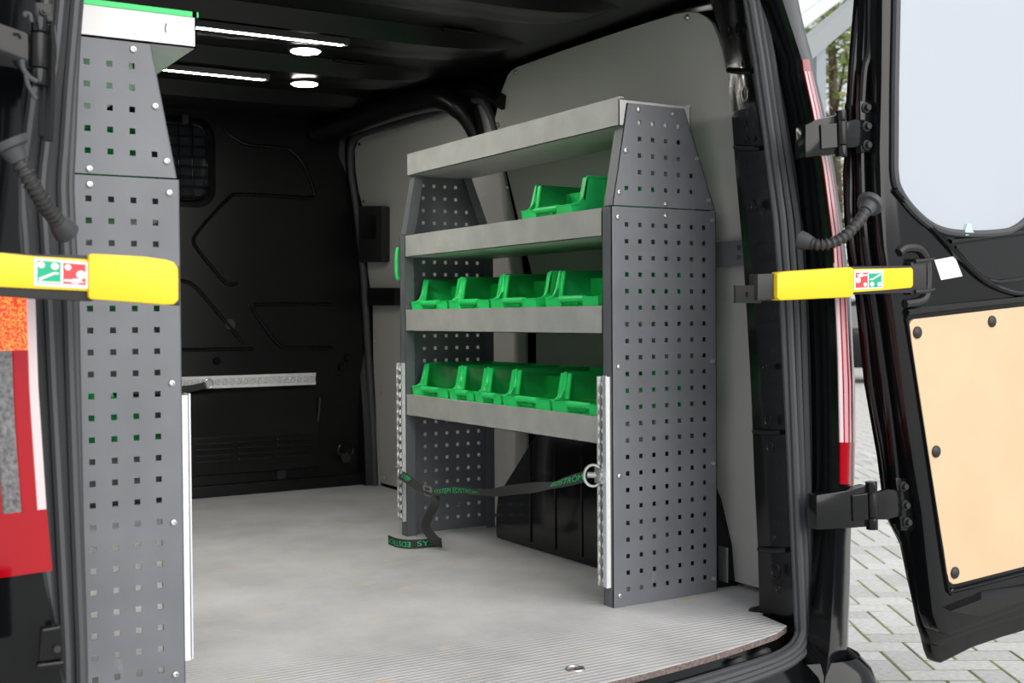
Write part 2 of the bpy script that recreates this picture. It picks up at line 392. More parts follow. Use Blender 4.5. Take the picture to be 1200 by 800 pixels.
lo, hi = cutz(pts)
fb = bpy.data.objects.new('sliding_door_board', None); COL.objects.link(fb); fb.parent = wr
skin(lo, .016, .009, 'board_lower', 'wall_grey', fb); skin(hi, .016, .009, 'board_upper', 'wall_grey', fb)
for u, v in ((421, 169), (426, 236), (447, 460), (450, 560), (440, 400)):
    p = on_wall(u, v, .012); MB().cyl(p, (-.004, 0, 0), .007, 10, .004).build('screw', 'zinc' if v > 300 else 'black_plastic', fb, smooth=True)
# sliding-door frame: black seal round the far board
sealp = smooth_path([on_wall(u, v, .0) for u, v in [(583, 158), (577, 138), (570, 124), (560, 117), (520, 128), (470, 143), (427, 156), (415, 163), (411, 178), (412, 205), (418, 245), (426, 320), (432, 420), (437, 500), (440, 572)]], 5)
MB().tube(sealp, .014, 8).build('door_frame_seal', 'rubber', wr, smooth=True)
fp = smooth_path([on_wall(u, v, -.01) for u, v in [(590, 120), (560, 106), (520, 116), (470, 132), (425, 145), (408, 152), (402, 170), (404, 210), (410, 260), (418, 330), (426, 430), (431, 500), (434, 575)]], 5)
MB().tube(fp, .03, 8, flat=.8).build('door_frame', 'black_satin', wr, smooth=True)
# upper rail bulge above the sliding door
rail = smooth_path([(.19, 2.18, 1.39), (.195, 1.9, 1.39), (.20, 1.6, 1.392), (.215, 1.4, 1.392), (.24, 1.27, 1.385), (.272, 1.195, 1.345), (.295, 1.155, 1.27), (.315, 1.14, 1.15)], 6)
MB().tube(rail, [.055] * 30 + [.055 - .043 * i / 12 for i in range(13)], 14, flat=.8).build('slide_rail_cover', 'black_satin', wr, smooth=True)
# latch blocks on the frame
def pbox(u0, u1, v0, v1, off, th, name, m, parent, bevel=.004):
    a = [on_wall(u0, v0, off), on_wall(u1, v0, off), on_wall(u1, v1, off), on_wall(u0, v1, off)]
    return MB().prism(a, (th, 0, 0)).build(name, m, parent, bevel=bevel, smooth=True)
pbox(419, 447, 241, 307, -.02, .04, 'latch_cover', 'black_plastic', wr, .012)
pbox(424, 440, 252, 280, -.024, .02, 'latch_slot', 'black_satin', wr, .003)
pbox(430, 462, 337, 358, -.015, .03, 'guide_arm', 'black_satin', wr)
# wheel arch
arch = [(.02, 0), (.03, .10), (.07, .21), (.15, .325), (.26, .375), (.58, .375), (.675, .325), (.885, .13), (.897, .06), (.897, 0)]
MB().prism([(.212, y, z) for y, z in arch], (.2, 0, 0)).build('wheel_arch', 'black_paint', wr, bevel=.012, smooth=True)
for y in (.43, .56, .69):
    MB().box(.2085, .214, y, y + .006, .02, .30).build('arch_crease', 'black_paint', wr, bevel=.002)
# steel bracket between rack and pillar
def slotted(a0, a1, b0, b1, holes, put):
    """flat plate a0..a1 x b0..b1 made of the cells around its rectangular holes"""
    A = sorted({a0, a1} | {h[0] for h in holes} | {h[1] for h in holes}); B = sorted({b0, b1} | {h[2] for h in holes} | {h[3] for h in holes})
    for p, q in zip(A, A[1:]):
        for r, t in zip(B, B[1:]):
            if not any(h[0] <= p and q <= h[1] and h[2] <= r and t <= h[3] for h in holes): put(p, q, r, t)
a = [on(u, v, 0, .345) for u, v in ((872, 311), (836, 284), (866, 290), (866, 302))]
k = MB(); slotted(a[0].y, a[1].y, a[0].z, a[1].z, [(p.y - .007, p.y + .006, p.z - .006, p.z + .006) for p in a[2:]], lambda p, q, r, t: k.box(.345, .349, p, q, r, t))
k.build('rack_bracket', 'panel_grey', wr)
MB().box(.33, .334, -.012, .02, .02, .105).build('floor_bracket', 'zinc', wr, bevel=.004)
# left side wall
wl = sempty('wall_left', 'left side wall of the van with a grey lining board', 'wall')
MB().loft([[MX((xw(z) + .04, y, z), -1) for z in (-.3, .3, .7, 1.0, 1.3, 1.48)] for y in (-.04, .5, 1.2, 2.25)]).build('side_skin', 'black_paint', wl, smooth=True)
MB().loft([[MX((xw(z), y, z), -1) for z in (.012, .3, .7, 1.0, 1.3)] for y in (-.1, .5, 1.2, 2.15)]).build('lining_board', 'wall_grey', wl, smooth=True)

# ---- rear pillars and header (one frame), mirrored
SEAL_IN = [(-60, 864), (0, 874), (68, 885), (135, 894), (175, 899), (260, 909), (350, 916), (430, 920), (530, 925), (640, 930), (700, 933), (728, 934)]
SEAL_OUT = [(-60, 888), (0, 898), (68, 910), (135, 920), (175, 927), (260, 941), (350, 947), (430, 949), (530, 951), (640, 954), (700, 957), (728, 958)]
PIL_IN = [(-60, 800), (-20, 824), (0, 832), (20, 838), (60, 850), (130, 857), (200, 862), (300, 871), (450, 880), (560, 884), (640, 888), (720, 890)]
LENS_L = [(-60, 892), (0, 917), (40, 930), (68, 939), (85, 941), (130, 951), (200, 964), (285, 975), (350, 978), (420, 981), (517, 983), (567, 983), (620, 980), (700, 976), (760, 972), (800, 966)]
LENS_R = [(-60, 917), (0, 936), (40, 943), (68, 950), (85, 953), (130, 964.5), (200, 977), (285, 989), (350, 996), (420, 999), (450, 1001), (517, 1001), (567, 1000), (620, 997), (700, 996), (740, 994), (800, 994)]
VS = [-60, -30, 0, 20, 40, 68, 85, 110, 135, 175, 200, 230, 260, 300, 350, 400, 430, 480, 530, 567, 600, 640, 680, 710, 728]
def seal_pt(u, v, off=0):
    x, z = .2, .5
    for _ in range(10): p = onY(u, v, ys(x, z) + off); x, z = p.x, p.z
    return p
def onR(u, v, y):                              # point on a plane that rakes forward with height like the van's rear
    z = .5
    for _ in range(10): p = onY(u, v, y + rake(z)); z = p.z
    return p
bot_in = [(935, 740), (931, 750), (924, 758), (904, 769), (860, 783), (820, 795), (770, 809)]
bot_out = [(956, 745), (948, 764), (938, 774), (920, 786), (870, 806), (830, 818), (780, 831)]
left_side = []
rearf = []
for s, nm, lab in ((1, 'wall_rear_right', 'glossy black rear corner pillar of the van beside the loaded rack'), (-1, 'wall_rear_left', 'glossy black rear corner pillar of the van beside the white tray')):
    W = sempty(nm, lab, 'pillar')
    inner = [onR(lerp_list(PIL_IN, v), v, -.21) for v in VS]
    sin_ = [seal_pt(lerp_list(SEAL_IN, v), v, .012) for v in VS]
    sout = [seal_pt(lerp_list(SEAL_OUT, v), v, -.004) for v in VS]
    back = [Vector((xw(p.z) + .03, p.y + .08, p.z)) for p in inner]
    mid = [p.lerp(q, .22) + Vector((.012, 0, 0)) for p, q in zip(inner, sin_)]
    mid2 = [p.lerp(q, .82) + Vector((.012, 0, 0)) for p, q in zip(inner, sin_)]
    g = [back, inner, mid, mid2, sin_]
    rows = [[MX(c[i], s) for c in g] for i in range(len(VS))]
    # extend upward into the header and down below the floor
    up = [Vector((.05, -.05, 1.46)), Vector((.05, -.12, 1.44)), Vector((.05, -.17, 1.44)), Vector((.05, -.25, 1.44)), Vector((.05, -.31, 1.44))]
    ex = [Vector((XC, p.y, p.z + .01)) for p in up]
    dn = [Vector((p[i].x if False else c[-1].x, c[-1].y, -.12)) for i, c in enumerate(g)]
    rows = [[MX(p, s) for p in ex], [MX(p, s) for p in up]] + rows + [[MX(p, s) for p in dn]]
    MB().loft(rows).build('pillar_panel', 'black_paint', W, smooth=True)
    # outer corner: seal flange -> lamp recess -> lamp edge -> body side
    VO = VS + [760, 790, 815]
    def c2(tab, y): return [onR(lerp_list(tab, v), v, y) for v in VO]
    so_ = [seal_pt(lerp_list(SEAL_OUT, min(v, 728)), v, -.002) for v in VO]
    rec = [p + Vector((.022, .035, 0)) for p in so_]
    ll = c2(LENS_L, -.425); lr = c2(LENS_R, -.355)
    for a in (ll, lr):
        pass
    side = [Vector((p.x + .012, p.y + .10, p.z)) for p in lr]; side2 = [Vector((xw(max(p.z, 0)) + .09, .3, p.z)) for p in lr]
    ri_ = [Vector((p.x - .012, p.y + .05, p.z)) for p in ll]
    g = [so_, rec, ri_, ll, [a.lerp(b, .6) + Vector((.004, -.012, 0)) for a, b in zip(ll, lr)], lr, side, side2]
    rows = [[MX(c[i], s) for c in g] for i in range(len(VO))]
    upo = [Vector((.08, -.30, 1.47)), Vector((.09, -.29, 1.48)), Vector((.11, -.31, 1.49)), Vector((.12, -.33, 1.49)), Vector((.14, -.31, 1.50)), Vector((.18, -.26, 1.5)), Vector((.22, -.13, 1.5)), Vector((.36, .37, 1.5))]
    exo = [Vector((XC, p.y - .06, p.z + .01)) for p in upo]
    rows = [[MX(p, s) for p in exo], [MX(p, s) for p in upo]] + rows
    dno = [Vector((c[-1].x, c[-1].y, -.30)) for c in g]
    rows.append([MX(p, s) for p in dno])
    MB().loft(rows).build('body_corner', 'black_paint', W, smooth=True, angle=60)
    # bumper corner
    bx = [tuple(p) for p in smooth_path([(.215, -.415, -.13), (.29, -.44, -.135), (.355, -.43, -.135), (.39, -.36, -.13), (.405, -.2, -.13)], 5)]
    rows = [[MX((x, y, z + dz), s) for x, y, z in bx] for dz in (.075, .03, .0)]
    rows = [[MX((x - .012, y + .012, -.062), s) for x, y, z in bx], [MX((x, y - .008, -.085), s) for x, y, z in bx], [MX((x + .008, y - .02, -.12), s) for x, y, z in bx], [MX((x + .006, y - .02, -.25), s) for x, y, z in bx], [MX((x, y, -.45), s) for x, y, z in bx]]
    MB().loft(rows).build('bumper_corner', 'black_paint', W, smooth=True, angle=70)
    # press details on the pillar face
    def pp(v, t):
        a = onR(lerp_list(PIL_IN, v), v, -.21); b = seal_pt(lerp_list(SEAL_IN, v), v, .012); return a.lerp(b, t) + Vector((-.002, 0, 0))
    for v, t, r, hh in ((38, .35, .0065, 1.8), (34, .62, .004, 3), (74, .62, .007, 1.2), (110, .55, .011, 1.5), (147, .45, .005, 1.5), (164, .45, .006, 1.3), (163, .7, .004, 1.2), (241, .45, .008, 1.5), (241, .7, .004, 1.5), (430, .45, .006, 1), (493, .48, .012, 1.1), (524, .5, .011, 1.1), (630, .5, .004, 1.2), (668, .5, .015, 1.1), (690, .55, .006, 1.2)):
        c = pp(v, t)
        pr = [MX((c.x + .0, c.y + r * .9 * math.cos(2 * PI * i / 14), c.z + r * hh * math.sin(2 * PI * i / 14)), s) for i in range(14)]
        k = MB(); k.tube(pr, .0022, 6, closed=True); k.build('hole_rim', 'black_paint', W, smooth=True)
    # bolted-on overlapping plate edges across the pillar
    for v in (82, 172, 505, 643):
        k = MB(); k.tube([MX(pp(v + 2 * math.sin(3 * t), t) + Vector((.004, 0, 0)), s) for t in (.02, .2, .4, .6, .8)], .006, 8); k.build('plate_edge', 'black_paint', W, smooth=True)
    # rubber seal: four beads side by side that run down and along the sill
    TR = sempty('trim_2' if s > 0 else 'trim_3', ('black' if s > 0 else 'grey-black') + ' ribbed rubber door seal along the ' + ('opening edge by the right door' if s > 0 else 'opening edge by the left door'), 'seal')
    bl = []
    for t in (0.04, .96):
        path = []
        for v in [-60, -30] + VS[2:]:
            path.append(seal_pt(lerp_list(SEAL_IN, v) * (1 - t) + lerp_list(SEAL_OUT, v) * t, v, .001))
        for (u0, v0), (u1, v1) in zip(bot_in, bot_out): path.append(seal_pt(u0 * (1 - t) + u1 * t, v0 * (1 - t) + v1 * t, .001))
        bl.append([MX(p, s) for p in smooth_path(path, 2)])
    MB().loft(bl).build('seal_base', 'rubber', TR, smooth=True)
    for k, (t, r, off) in enumerate(((.0, .0065, .006), (.26, .0085, -.006), (.52, .0080, -.008), (.78, .0085, -.010), (1.0, .006, -.002))):
        path = []
        for v in [-60, -30] + VS[2:]:
            u = lerp_list(SEAL_IN, v) * (1 - t) + lerp_list(SEAL_OUT, v) * t; path.append(seal_pt(u, v, off))
        for (u0, v0), (u1, v1) in zip(bot_in, bot_out):
            path.append(seal_pt(u0 * (1 - t) + u1 * t, v0 * (1 - t) + v1 * t, off))
        e = path[-1]; path += [Vector((e.x + (XC - e.x) * f, ys(e.x + (XC - e.x) * f) + off, e.z)) for f in (.5, 1)]
        path = [Vector((XC, -.39, 1.45)), Vector((-.05, -.33, 1.44))] + path
        MB().tube([MX(p, s) for p in smooth_path(path, 2)], r, 8).build('seal_bead', 'rubber', TR, smooth=True)

# ================================================================== SHELVING RACKS
HP, HS = .038, .0102
def plate_mesh(W, z0, z1, holes, cuts=(), th=.002):
    """perforated sheet in the x-z plane (y from 0 to th) with real square holes"""
    cx = sorted({round(h[0], 5) for h in holes}); cz = sorted({round(h[1], 5) for h in holes})
    xs = [0.0] + [c + e for c in cx for e in (-HS / 2, HS / 2)] + [W]
    zs = [z0] + [c + e for c in cz for e in (-HS / 2, HS / 2)] + [z1]
    hs = {(round(h[0], 5), round(h[1], 5)) for h in holes}
    bm = bmesh.new(); vv = {}
    def V(i, j):
        if (i, j) not in vv: vv[(i, j)] = bm.verts.new((xs[i], 0, zs[j]))
        return vv[(i, j)]
    for i in range(len(xs) - 1):
        for j in range(len(zs) - 1):
            if i % 2 == 1 and j % 2 == 1 and (cx[i // 2], cz[j // 2]) in hs: continue
            bm.faces.new((V(i, j), V(i + 1, j), V(i + 1, j + 1), V(i, j + 1)))
    for co, no in cuts:
        bmesh.ops.bisect_plane(bm, geom=bm.verts[:] + bm.edges[:] + bm.faces[:], plane_co=co, plane_no=no, clear_outer=True)
    r = bmesh.ops.extrude_face_region(bm, geom=bm.faces[:])
    bmesh.ops.translate(bm, verts=[g for g in r['geom'] if isinstance(g, bmesh.types.BMVert)], vec=(0, th, 0))
    bmesh.ops.recalc_face_normals(bm, faces=bm.faces)
    return bm
def fold_panel(name, bm, strips, m):
    """add the folded edges (prisms) to the plate -> one sheet-metal mesh"""
    mb2 = MB()
    for pts, d in strips: mb2.prism(pts, d)
    me2 = bpy.data.meshes.new('x'); me2.from_pydata(mb2.v, [], mb2.f); b2 = bmesh.new(); b2.from_mesh(me2)
    bmesh.ops.recalc_face_normals(b2, faces=b2.faces); b2.to_mesh(me2); b2.free()
    bm.from_mesh(me2); bpy.data.meshes.remove(me2)
    me = bpy.data.meshes.new(name); bm.to_mesh(me); bm.free(); me.materials.append(MATS[m]); return me
RW, ZJ, ZT = .309, .914, 1.151
low_holes = [(.043 + c * HP, .038 + r * HP) for c in range(7) for r in range(23)]
uprow = {0: range(1, 5), 1: range(1, 5), 2: range(1, 5), 3: range(1, 6), 4: range(0, 6)}
up_holes = [(.043 + c * HP, 1.109 - r * HP) for r in uprow for c in uprow[r]]
FD = .036
low_me = fold_panel('side_panel', plate_mesh(RW, 0, ZJ, low_holes),
    [([(0, 0, 0), (.002, 0, 0), (.002, 0, ZJ), (0, 0, ZJ)], (0, FD, 0)),
     ([(RW - .002, 0, 0), (RW, 0, 0), (RW, 0, ZJ), (RW - .002, 0, ZJ)], (0, FD, 0)),
     ([(0, FD - .002, 0), (.030, FD - .002, 0), (.030, FD - .002, ZJ), (0, FD - .002, ZJ)], (0, .002, 0)),
     ([(RW - .03, FD - .002, 0), (RW, FD - .002, 0), (RW, FD - .002, ZJ), (RW - .03, FD - .002, ZJ)], (0, .002, 0))], 'panel_grey')
uz = ZJ + .003
fr = [(.004, uz), (.047, ZT)]; bk = [(.306, uz), (.213, ZT)]
def nrm(a, b, sgn):
    dx, dz = b[0] - a[0], b[1] - a[1]; n = Vector((dz, 0, -dx)).normalized(); return n * sgn
up_me = fold_panel('upper_panel', plate_mesh(RW, uz, ZT, up_holes, [((fr[0][0], 0, fr[0][1]), nrm(fr[0], fr[1], -1)), ((bk[0][0], 0, bk[0][1]), nrm(bk[0], bk[1], 1))]),
    [([(fr[0][0], 0, fr[0][1]), (fr[0][0] + .002, 0, fr[0][1]), (fr[1][0] + .002, 0, fr[1][1]), (fr[1][0], 0, fr[1][1])], (0, FD, 0)),
     ([(bk[0][0] - .002, 0, bk[0][1]), (bk[0][0], 0, bk[0][1]), (bk[1][0], 0, bk[1][1]), (bk[1][0] - .002, 0, bk[1][1])], (0, FD, 0)),
     ([(fr[0][0], FD - .002, uz), (fr[0][0] + .03, FD - .002, uz), (fr[1][0] + .03, FD - .002, ZT), (fr[1][0], FD - .002, ZT)], (0, .002, 0)),
     ([(bk[0][0] - .03, FD - .002, uz), (bk[0][0], FD - .002, uz), (bk[1][0], FD - .002, ZT), (bk[1][0] - .03, FD - .002, ZT)], (0, .002, 0))], 'panel_grey')
def screw_mesh():
    k = MB(); n = 12
    prof = [(.0062, 0), (.0062, .0012), (.0052, .0032), (.0028, .0038)]
    k.loft([[(r * math.cos(2 * PI * i / n), -h, r * math.sin(2 * PI * i / n)) for i in range(n)] for r, h in prof], True)
    k.loft([[(r * math.cos(2 * PI * i / 6), -h, r * math.sin(2 * PI * i / 6)) for i in range(6)] for r, h in ((.0028, .0038), (.0024, .001), (.0001, .001))], True)
    return mesh_of(k, 'screw', 'zinc')
SCREW = screw_mesh()
def tray_mesh(L, y0, D, lip, back_lip, x0=0):
    k = MB(); k.box(x0, D, y0, L, 0, .002)
    k.box(x0, x0 + .002, y0, L, 0, lip); k.box(x0 + .002, x0 + .014, y0, L, lip - .002, lip)
    k.box(D - .002, D, y0, L, 0, back_lip); k.box(x0, D, y0, y0 + .002, 0, lip * .9); k.box(x0, D, L - .002, L, 0, lip * .9)
    return k
def rail_mb(L):
    """lashing rail of length L along z, back on x=0, front towards -x, width .036 in y centred on 0"""
    k = MB(); k.box(-.003, 0, -.018, .018, 0, L)
    for sgn in (-1, 1):
        k.box(-.012, -.003, sgn * .018 - (.004 if sgn > 0 else 0), sgn * .018 + (.004 if sgn < 0 else 0), 0, L)
        n = int(L / .0255)
        for i in range(n):          # scalloped lips between the round openings
            zc = .004 + (i + .5) * (L - .008) / n
            k.tube([(-.0125, sgn * .0105, zc - .0075), (-.0135, sgn * .0075, zc), (-.0125, sgn * .0105, zc + .0075)], [.003, .0042, .003], 6)
            k.box(-.012, -.009, sgn * .0145 - .004, sgn * .0145 + .004, zc - .009, zc + .009)
    return k
Z1, Z2, Z3, Z4 = .848, .624, .369, 1.098
def rack(label, group, loc, L, mir, top=True):
    """origin at the near front foot; front faces -x (mir=1) or +x (mir=-1)"""
    R = thing('shelving_rack', label, 'rack', loc, group)
    def put(me, name, y, flip, parent=R):
        o = link(name, me, parent); o.location = (0, y, 0)
        o.scale = (mir, -1 if flip else 1, 1); return o
    for y, flip in ((0, False), (L, True)):
        lp = put(low_me, 'side_panel', y, flip); upn = put(up_me, 'upper_panel', y, flip)
        for x, z in ((.018, .89), (.155, .898), (.296, .893), (.018, .55), (.296, .555), (.018, .30), (.297, .31), (.018, .026), (.297, .031)):
            so2 = link('screw', SCREW, lp); so2.location = (x, 0, z)
        for x, z in ((.078, 1.138), (.178, 1.136), (.041, 1.042), (.25, 1.037), (.022, .946), (.285, .94), (.155, .925)):
            so2 = link('screw', SCREW, upn); so2.location = (x, 0, z)
    def mirx(k):
        k.v = [(x * mir, y, z) for x, y, z in k.v]; return k
    for z, x0, D, lip in ((Z1, .0005, .30, .065), (Z2, .0005, .30, .065), (Z3, .0005, .30, .063)):
        t = mirx(tray_mesh(L - FD - .0015, FD + .0015, D, lip, .09, x0)).build('shelf_tray', 'tray_grey', R); t.location.z = z
    if top: t = mirx(tray_mesh(L - .004, .004, .235, .066, .066, .026)).build('top_tray', 'tray_grey', R); t.location.z = Z4
    for y in (.025, L - .014):
        r = mirx(rail_mb(.482)).build('lashing_rail', 'alu', R, smooth=True); r.location = (-.0006 * mir, y, .045)
    return R
rackR = rack('dark grey perforated shelving rack holding rows of green bins against the right wall', None, (0, 0, 0.0005), 1.099, 1)
LY = -.058
rackL = rack('dark grey perforated shelving rack beside the seal, carrying the white tray', None, (-.994, LY, .0005), 1.30, -1, False)
# plain alu cover strip on the near left rail
for c in rackL.children:
    pass
MB().box(.0135, .0165, .004, .044, .048, .530).build('rail_cover', 'alu_plain', rackL)
MB().box(-.0175, -.0145, .001, .014, .048, .530).build('rail_edge', 'alu_plain', rackR)

# white tray with a green rim on the left rack
wt = thing('tool_tray', 'white tray with bright green rim on top of the left rack', 'tray', (-.960, LY - .002, 1.1525))
WL, WW, WH = 1.304, .30, .057
MB().box(-WW, 0, 0, WL, 0, .003).build('base', 'white_plastic', wt)
k = MB(); k.box(-.003, 0, 0, WL, 0, WH); k.box(-WW, -WW + .003, 0, WL, 0, WH); k.box(-WW, 0, 0, .003, 0, WH); k.box(-WW, 0, WL - .003, WL, 0, WH); k.build('tray_wall', 'white_plastic', wt)
k = MB(); k.box(-.008, .003, -.003, WL + .003, WH - .002, WH + .007); k.box(-WW - .003, -WW + .008, -.003, WL + .003, WH - .002, WH + .007); k.box(-WW, 0, -.003, .008, WH - .002, WH + .007); k.box(-WW, 0, WL - .008, WL + .003, WH - .002, WH + .007)
k.build('rim', 'bin_green', wt)
MB().tube([(-.055, -.0006, .022), (-.056, -.001, .03), (-.054, -.0006, .038)], .0012, 5).build('scuff', 'panel_grey', wt)

# ================================================================== GREEN BINS
def bin_meshes(W):
    H, D, T = .155, .285, .003; out = []
    body = MB(); body.box(.012, D, -W / 2 + .006, W / 2 - .006, 0, T)
    body.box(D - T, D, -W / 2 + .003, W / 2 - .003, 0, H)
    prof = [(.012, 0), (.004, .086), (.022, .089), (.030, .094), (.036, .105), (.046, .145), (.050, H), (D, H), (D, 0)]
    for sg in (-1, 1):
        y0 = sg * (W / 2 - .004)
        body.prism([(x, y0 - (sg * .004 if z < .01 else 0), z) for x, z in prof], (0, -sg * T, 0))
        # rim flange along the top and down the raking front edge
        edge = [(.004, .086), (.022, .089), (.030, .094), (.036, .105), (.046, .145), (.050, H), (D, H)]
        body.loft([[(x, y0 - sg * .003, z) for x, z in edge], [(x, sg * (W / 2), z + .0005) for x, z in edge], [(x + .001, sg * (W / 2), z - .004) for x, z in edge], [(x + .002, y0 - sg * .002, z - .004) for x, z in edge]])
        # front post
        body.prism([(.040, y0, .088), (.040, y0 - sg * .020, .088), (.051, y0 - sg * .018, .152), (.051, y0, .152)], (.004, 0, 0))
        # stiffening ribs outside
        for x in (.10, .17, .24): body.box(x, x + .004, min(y0, y0 + sg * .003), max(y0, y0 + sg * .003), .01, H - .006)
    body.box(.010, .013, -W / 2 + .005, W / 2 - .005, 0, .06)
    body.prism([(.003, -W / 2 + .004, .086), (.003, W / 2 - .004, .086), (.036, W / 2 - .006, .086), (.036, -W / 2 + .006, .086)], (0, 0, -.003))
    out.append(('bin_body', mesh_of(body, 'bin_body', 'bin_green', .0), (0, 0, 0)))
    hb = W * .20
    fr_ = MB()
    for sg in (-1, 1):
        fr_.prism([(.004, sg * hb, .086), (.004, sg * (W / 2 - .006), .086), (.011, sg * (W / 2 - .010), .0), (.011, sg * hb, .0)], (.018, 0, 0))
    fr_.box(.012, .016, -hb, hb, 0, .062)
    out.append(('front_wall', mesh_of(fr_, 'front_wall', 'bin_green', .002), (0, 0, 0)))
    bar = MB(); bar.tube([(.010, -hb - .004, .081), (.010, 0, .081), (.010, hb + .004, .081)], .0085, 12); out.append(('grip_bar', mesh_of(bar, 'grip_bar', 'bin_green'), (0, 0, 0)))
    tee = MB(); n = int(hb * 2 * .7 / .006)
    for i in range(n):
        y = hb * .9 - .003 - i * .006; tee.prism([(.012, y - .0025, .074), (.012, y + .0025, .074), (.012, y, .064)], (-.003, 0, 0))
    out.append(('grip_teeth', mesh_of(tee, 'grip_teeth', 'bin_green', 0, False), (0, 0, 0)))
    dk = MB(); dk.box(.0165, .018, -hb, hb, .03, .078); out.append(('grip_recess', mesh_of(dk, 'grip_recess', 'bin_green', 0, False), (0, 0, 0)))
    pn = MB(); pn.box(.055, .0565, -W / 2 + .009, W / 2 - .009, .012, .149); out.append(('clear_window', mesh_of(pn, 'clear_window', 'clear_pane', 0, False), (0, 0, 0)))
    dv = MB(); dv.box(.058, .062, .0, .003, .01, .148) if False else dv.box(.14, .1425, -W / 2 + .008, W / 2 - .008, .01, .135)
    out.append(('divider', mesh_of(dv, 'divider', 'bin_green', 0, False), (0, 0, 0)))
    return out
BW, BN = bin_meshes(.236), bin_meshes(.148)
def put_bin(tmpl, x, y, z, label, mir=1, skip=(), group='green storage bins on the racks'):
    b = thing('storage_bin', label, 'bin', (x, y, z), group)
    if mir < 0: b.rotation_euler.z = PI
    for n, me, _ in tmpl:
        if n in skip: continue
        link(n, me, b)
    return b
zt = .0027
nth = ['first', 'second', 'third', 'fourth', 'fifth']
put_bin(BW, .012, .300, Z1 + zt, 'single wide green bin on the upper shelf', skip=('clear_window',))
for i, y in enumerate((.940, .701, .462, .190)):
    put_bin(BW, .012, y, Z2 + zt, 'wide green bin on the middle shelf, %s from the strap buckle end' % nth[i], skip=('clear_window',) if i in (0, 3) else ())
ylist = [(BW, .940), (BN, .746), (BN, .596), (BW, .402), (BW, .164)]
for i, (t, y) in enumerate(ylist):
    put_bin(t, .012, y, Z3 + zt, '%s green bin on the lowest shelf, %s from the strap buckle end' % ('narrow' if t is BN else 'wide', nth[i]))
for zz, sh in ((Z1, 'upper'), (Z2, 'middle'), (Z3, 'lowest')):
    for i in range(4):
        put_bin(BW, -.994 - .012, LY + .165 + i * .241, zz + zt, 'green bin behind the perforated panel, %s shelf of the left rack, %s from panel' % (sh, nth[i]), -1, skip=('grip_teeth',), group='green storage bins in the left rack')
# green hook on the outside of the far panel
p0 = [(466.5, 290), (464.8, 300), (464.8, 318), (466, 326), (468.5, 326)]
gh = MB(); gh.tube(smooth_path([on(u, v, 1, 1.118) for u, v in p0], 4), .006, 8); 
tag(gh.build('green_hook', 'bin_green', None, smooth=True), 'small green plastic hook on the far end panel of the right rack', 'hook')

# ================================================================== LASHING STRAP
st = thing('lashing_strap', 'black webbing strap with green lettering hung between the rack rails', 'strap', (0, .5, 0))
st.location = (0, 0, 0)
def ribbon(path, wd, up, th=.0016):
    """flat strap: path points, width directions, lofted with thickness"""
    rows = []; N = len(path)
    for i in range(N):
        t = (path[min(i + 1, N - 1)] - path[max(i - 1, 0)]).normalized(); u = (up[i] - t * up[i].dot(t)).normalized(); n = t.cross(u)
        rows.append([path[i] - u * wd / 2 - n * th / 2, path[i] + u * wd / 2 - n * th / 2, path[i] + u * wd / 2 + n * th / 2, path[i] - u * wd / 2 + n * th / 2])
    return rows
def smooth_dirs(d, k): return [v.normalized() for v in smooth_path(d, k)]
def tilt(a): a = math.radians(a); return Vector((math.sin(a), 0, math.cos(a)))
mainpx = [(470, 556, -.02, 40), (480, 563, -.025, 50), (492, 571, -.03, 68), (503, 575, -.03, 72), (512, 576.5, -.03, 40), (530, 574.5, -.03, 8), (546, 575, -.03, -25), (560, 576.5, -.03, -48), (578, 577, -.03, -40), (598, 574, -.03, -5), (622, 571.5, -.03, 10), (645, 569, -.03, 48), (660, 565, -.03, 30), (675, 561, -.03, 12), (688, 557.5, -.03, 4)]
mp = [on(u, v, 0, x) for u, v, x, a in mainpx]; md = [tilt(a) for u, v, x, a in mainpx]
K = 6
MP, MD = smooth_path(mp, K), smooth_dirs(md, K)
MB().loft(ribbon(MP, .026, MD), True).build('webbing', 'webbing', st, smooth=True)
tp = [(-.034, .846, .142), (-.040, .848, .105), (-.044, .852, .07), (-.028, .842, .035), (-.008, .838, .018), (.006, .852, .0145), (-.008, .868, .0138), (-.045, .872, .0138), (-.085, .888, .0138), (-.102, .93, .0138), (-.100, .985, .0138)]
td = [Vector((0, 1, .0)), Vector((0, 1, .0)), Vector((.1, .95, .2)), Vector((.2, .6, .6)), Vector((.1, .3, 1)), Vector((0, .1, 1)), Vector((0, 0, 1)), Vector((0, 0, 1)), Vector((0, 0, 1)), Vector((0, 0, 1)), Vector((0, 0, 1))]
td[0] = Vector((.75, -.45, .1)); td[1] = Vector((.75, -.45, .1)); td[2] = Vector((.7, -.4, .25)); td[3] = Vector((.5, -.3, .6))
tp[0] = on(510, 577, 0, -.034); tp[1] = on(509, 592, 0, -.040)
TP, TD = smooth_path([Vector(p) for p in tp], K), smooth_dirs(td, K)
MB().loft(ribbon(TP, .026, TD), True).build('webbing_tail', 'webbing', st, smooth=True)
def text_mesh(txt, size):
    cu = bpy.data.curves.new('t', 'FONT'); cu.body = txt; cu.size = size; cu.align_x = 'LEFT'; cu.align_y = 'CENTER'
    o = bpy.data.objects.new('t', cu); COL.objects.link(o); bpy.context.view_layer.update()
    me = bpy.data.meshes.new_from_object(o.evaluated_get(bpy.context.evaluated_depsgraph_get())); bpy.data.objects.remove(o); return me
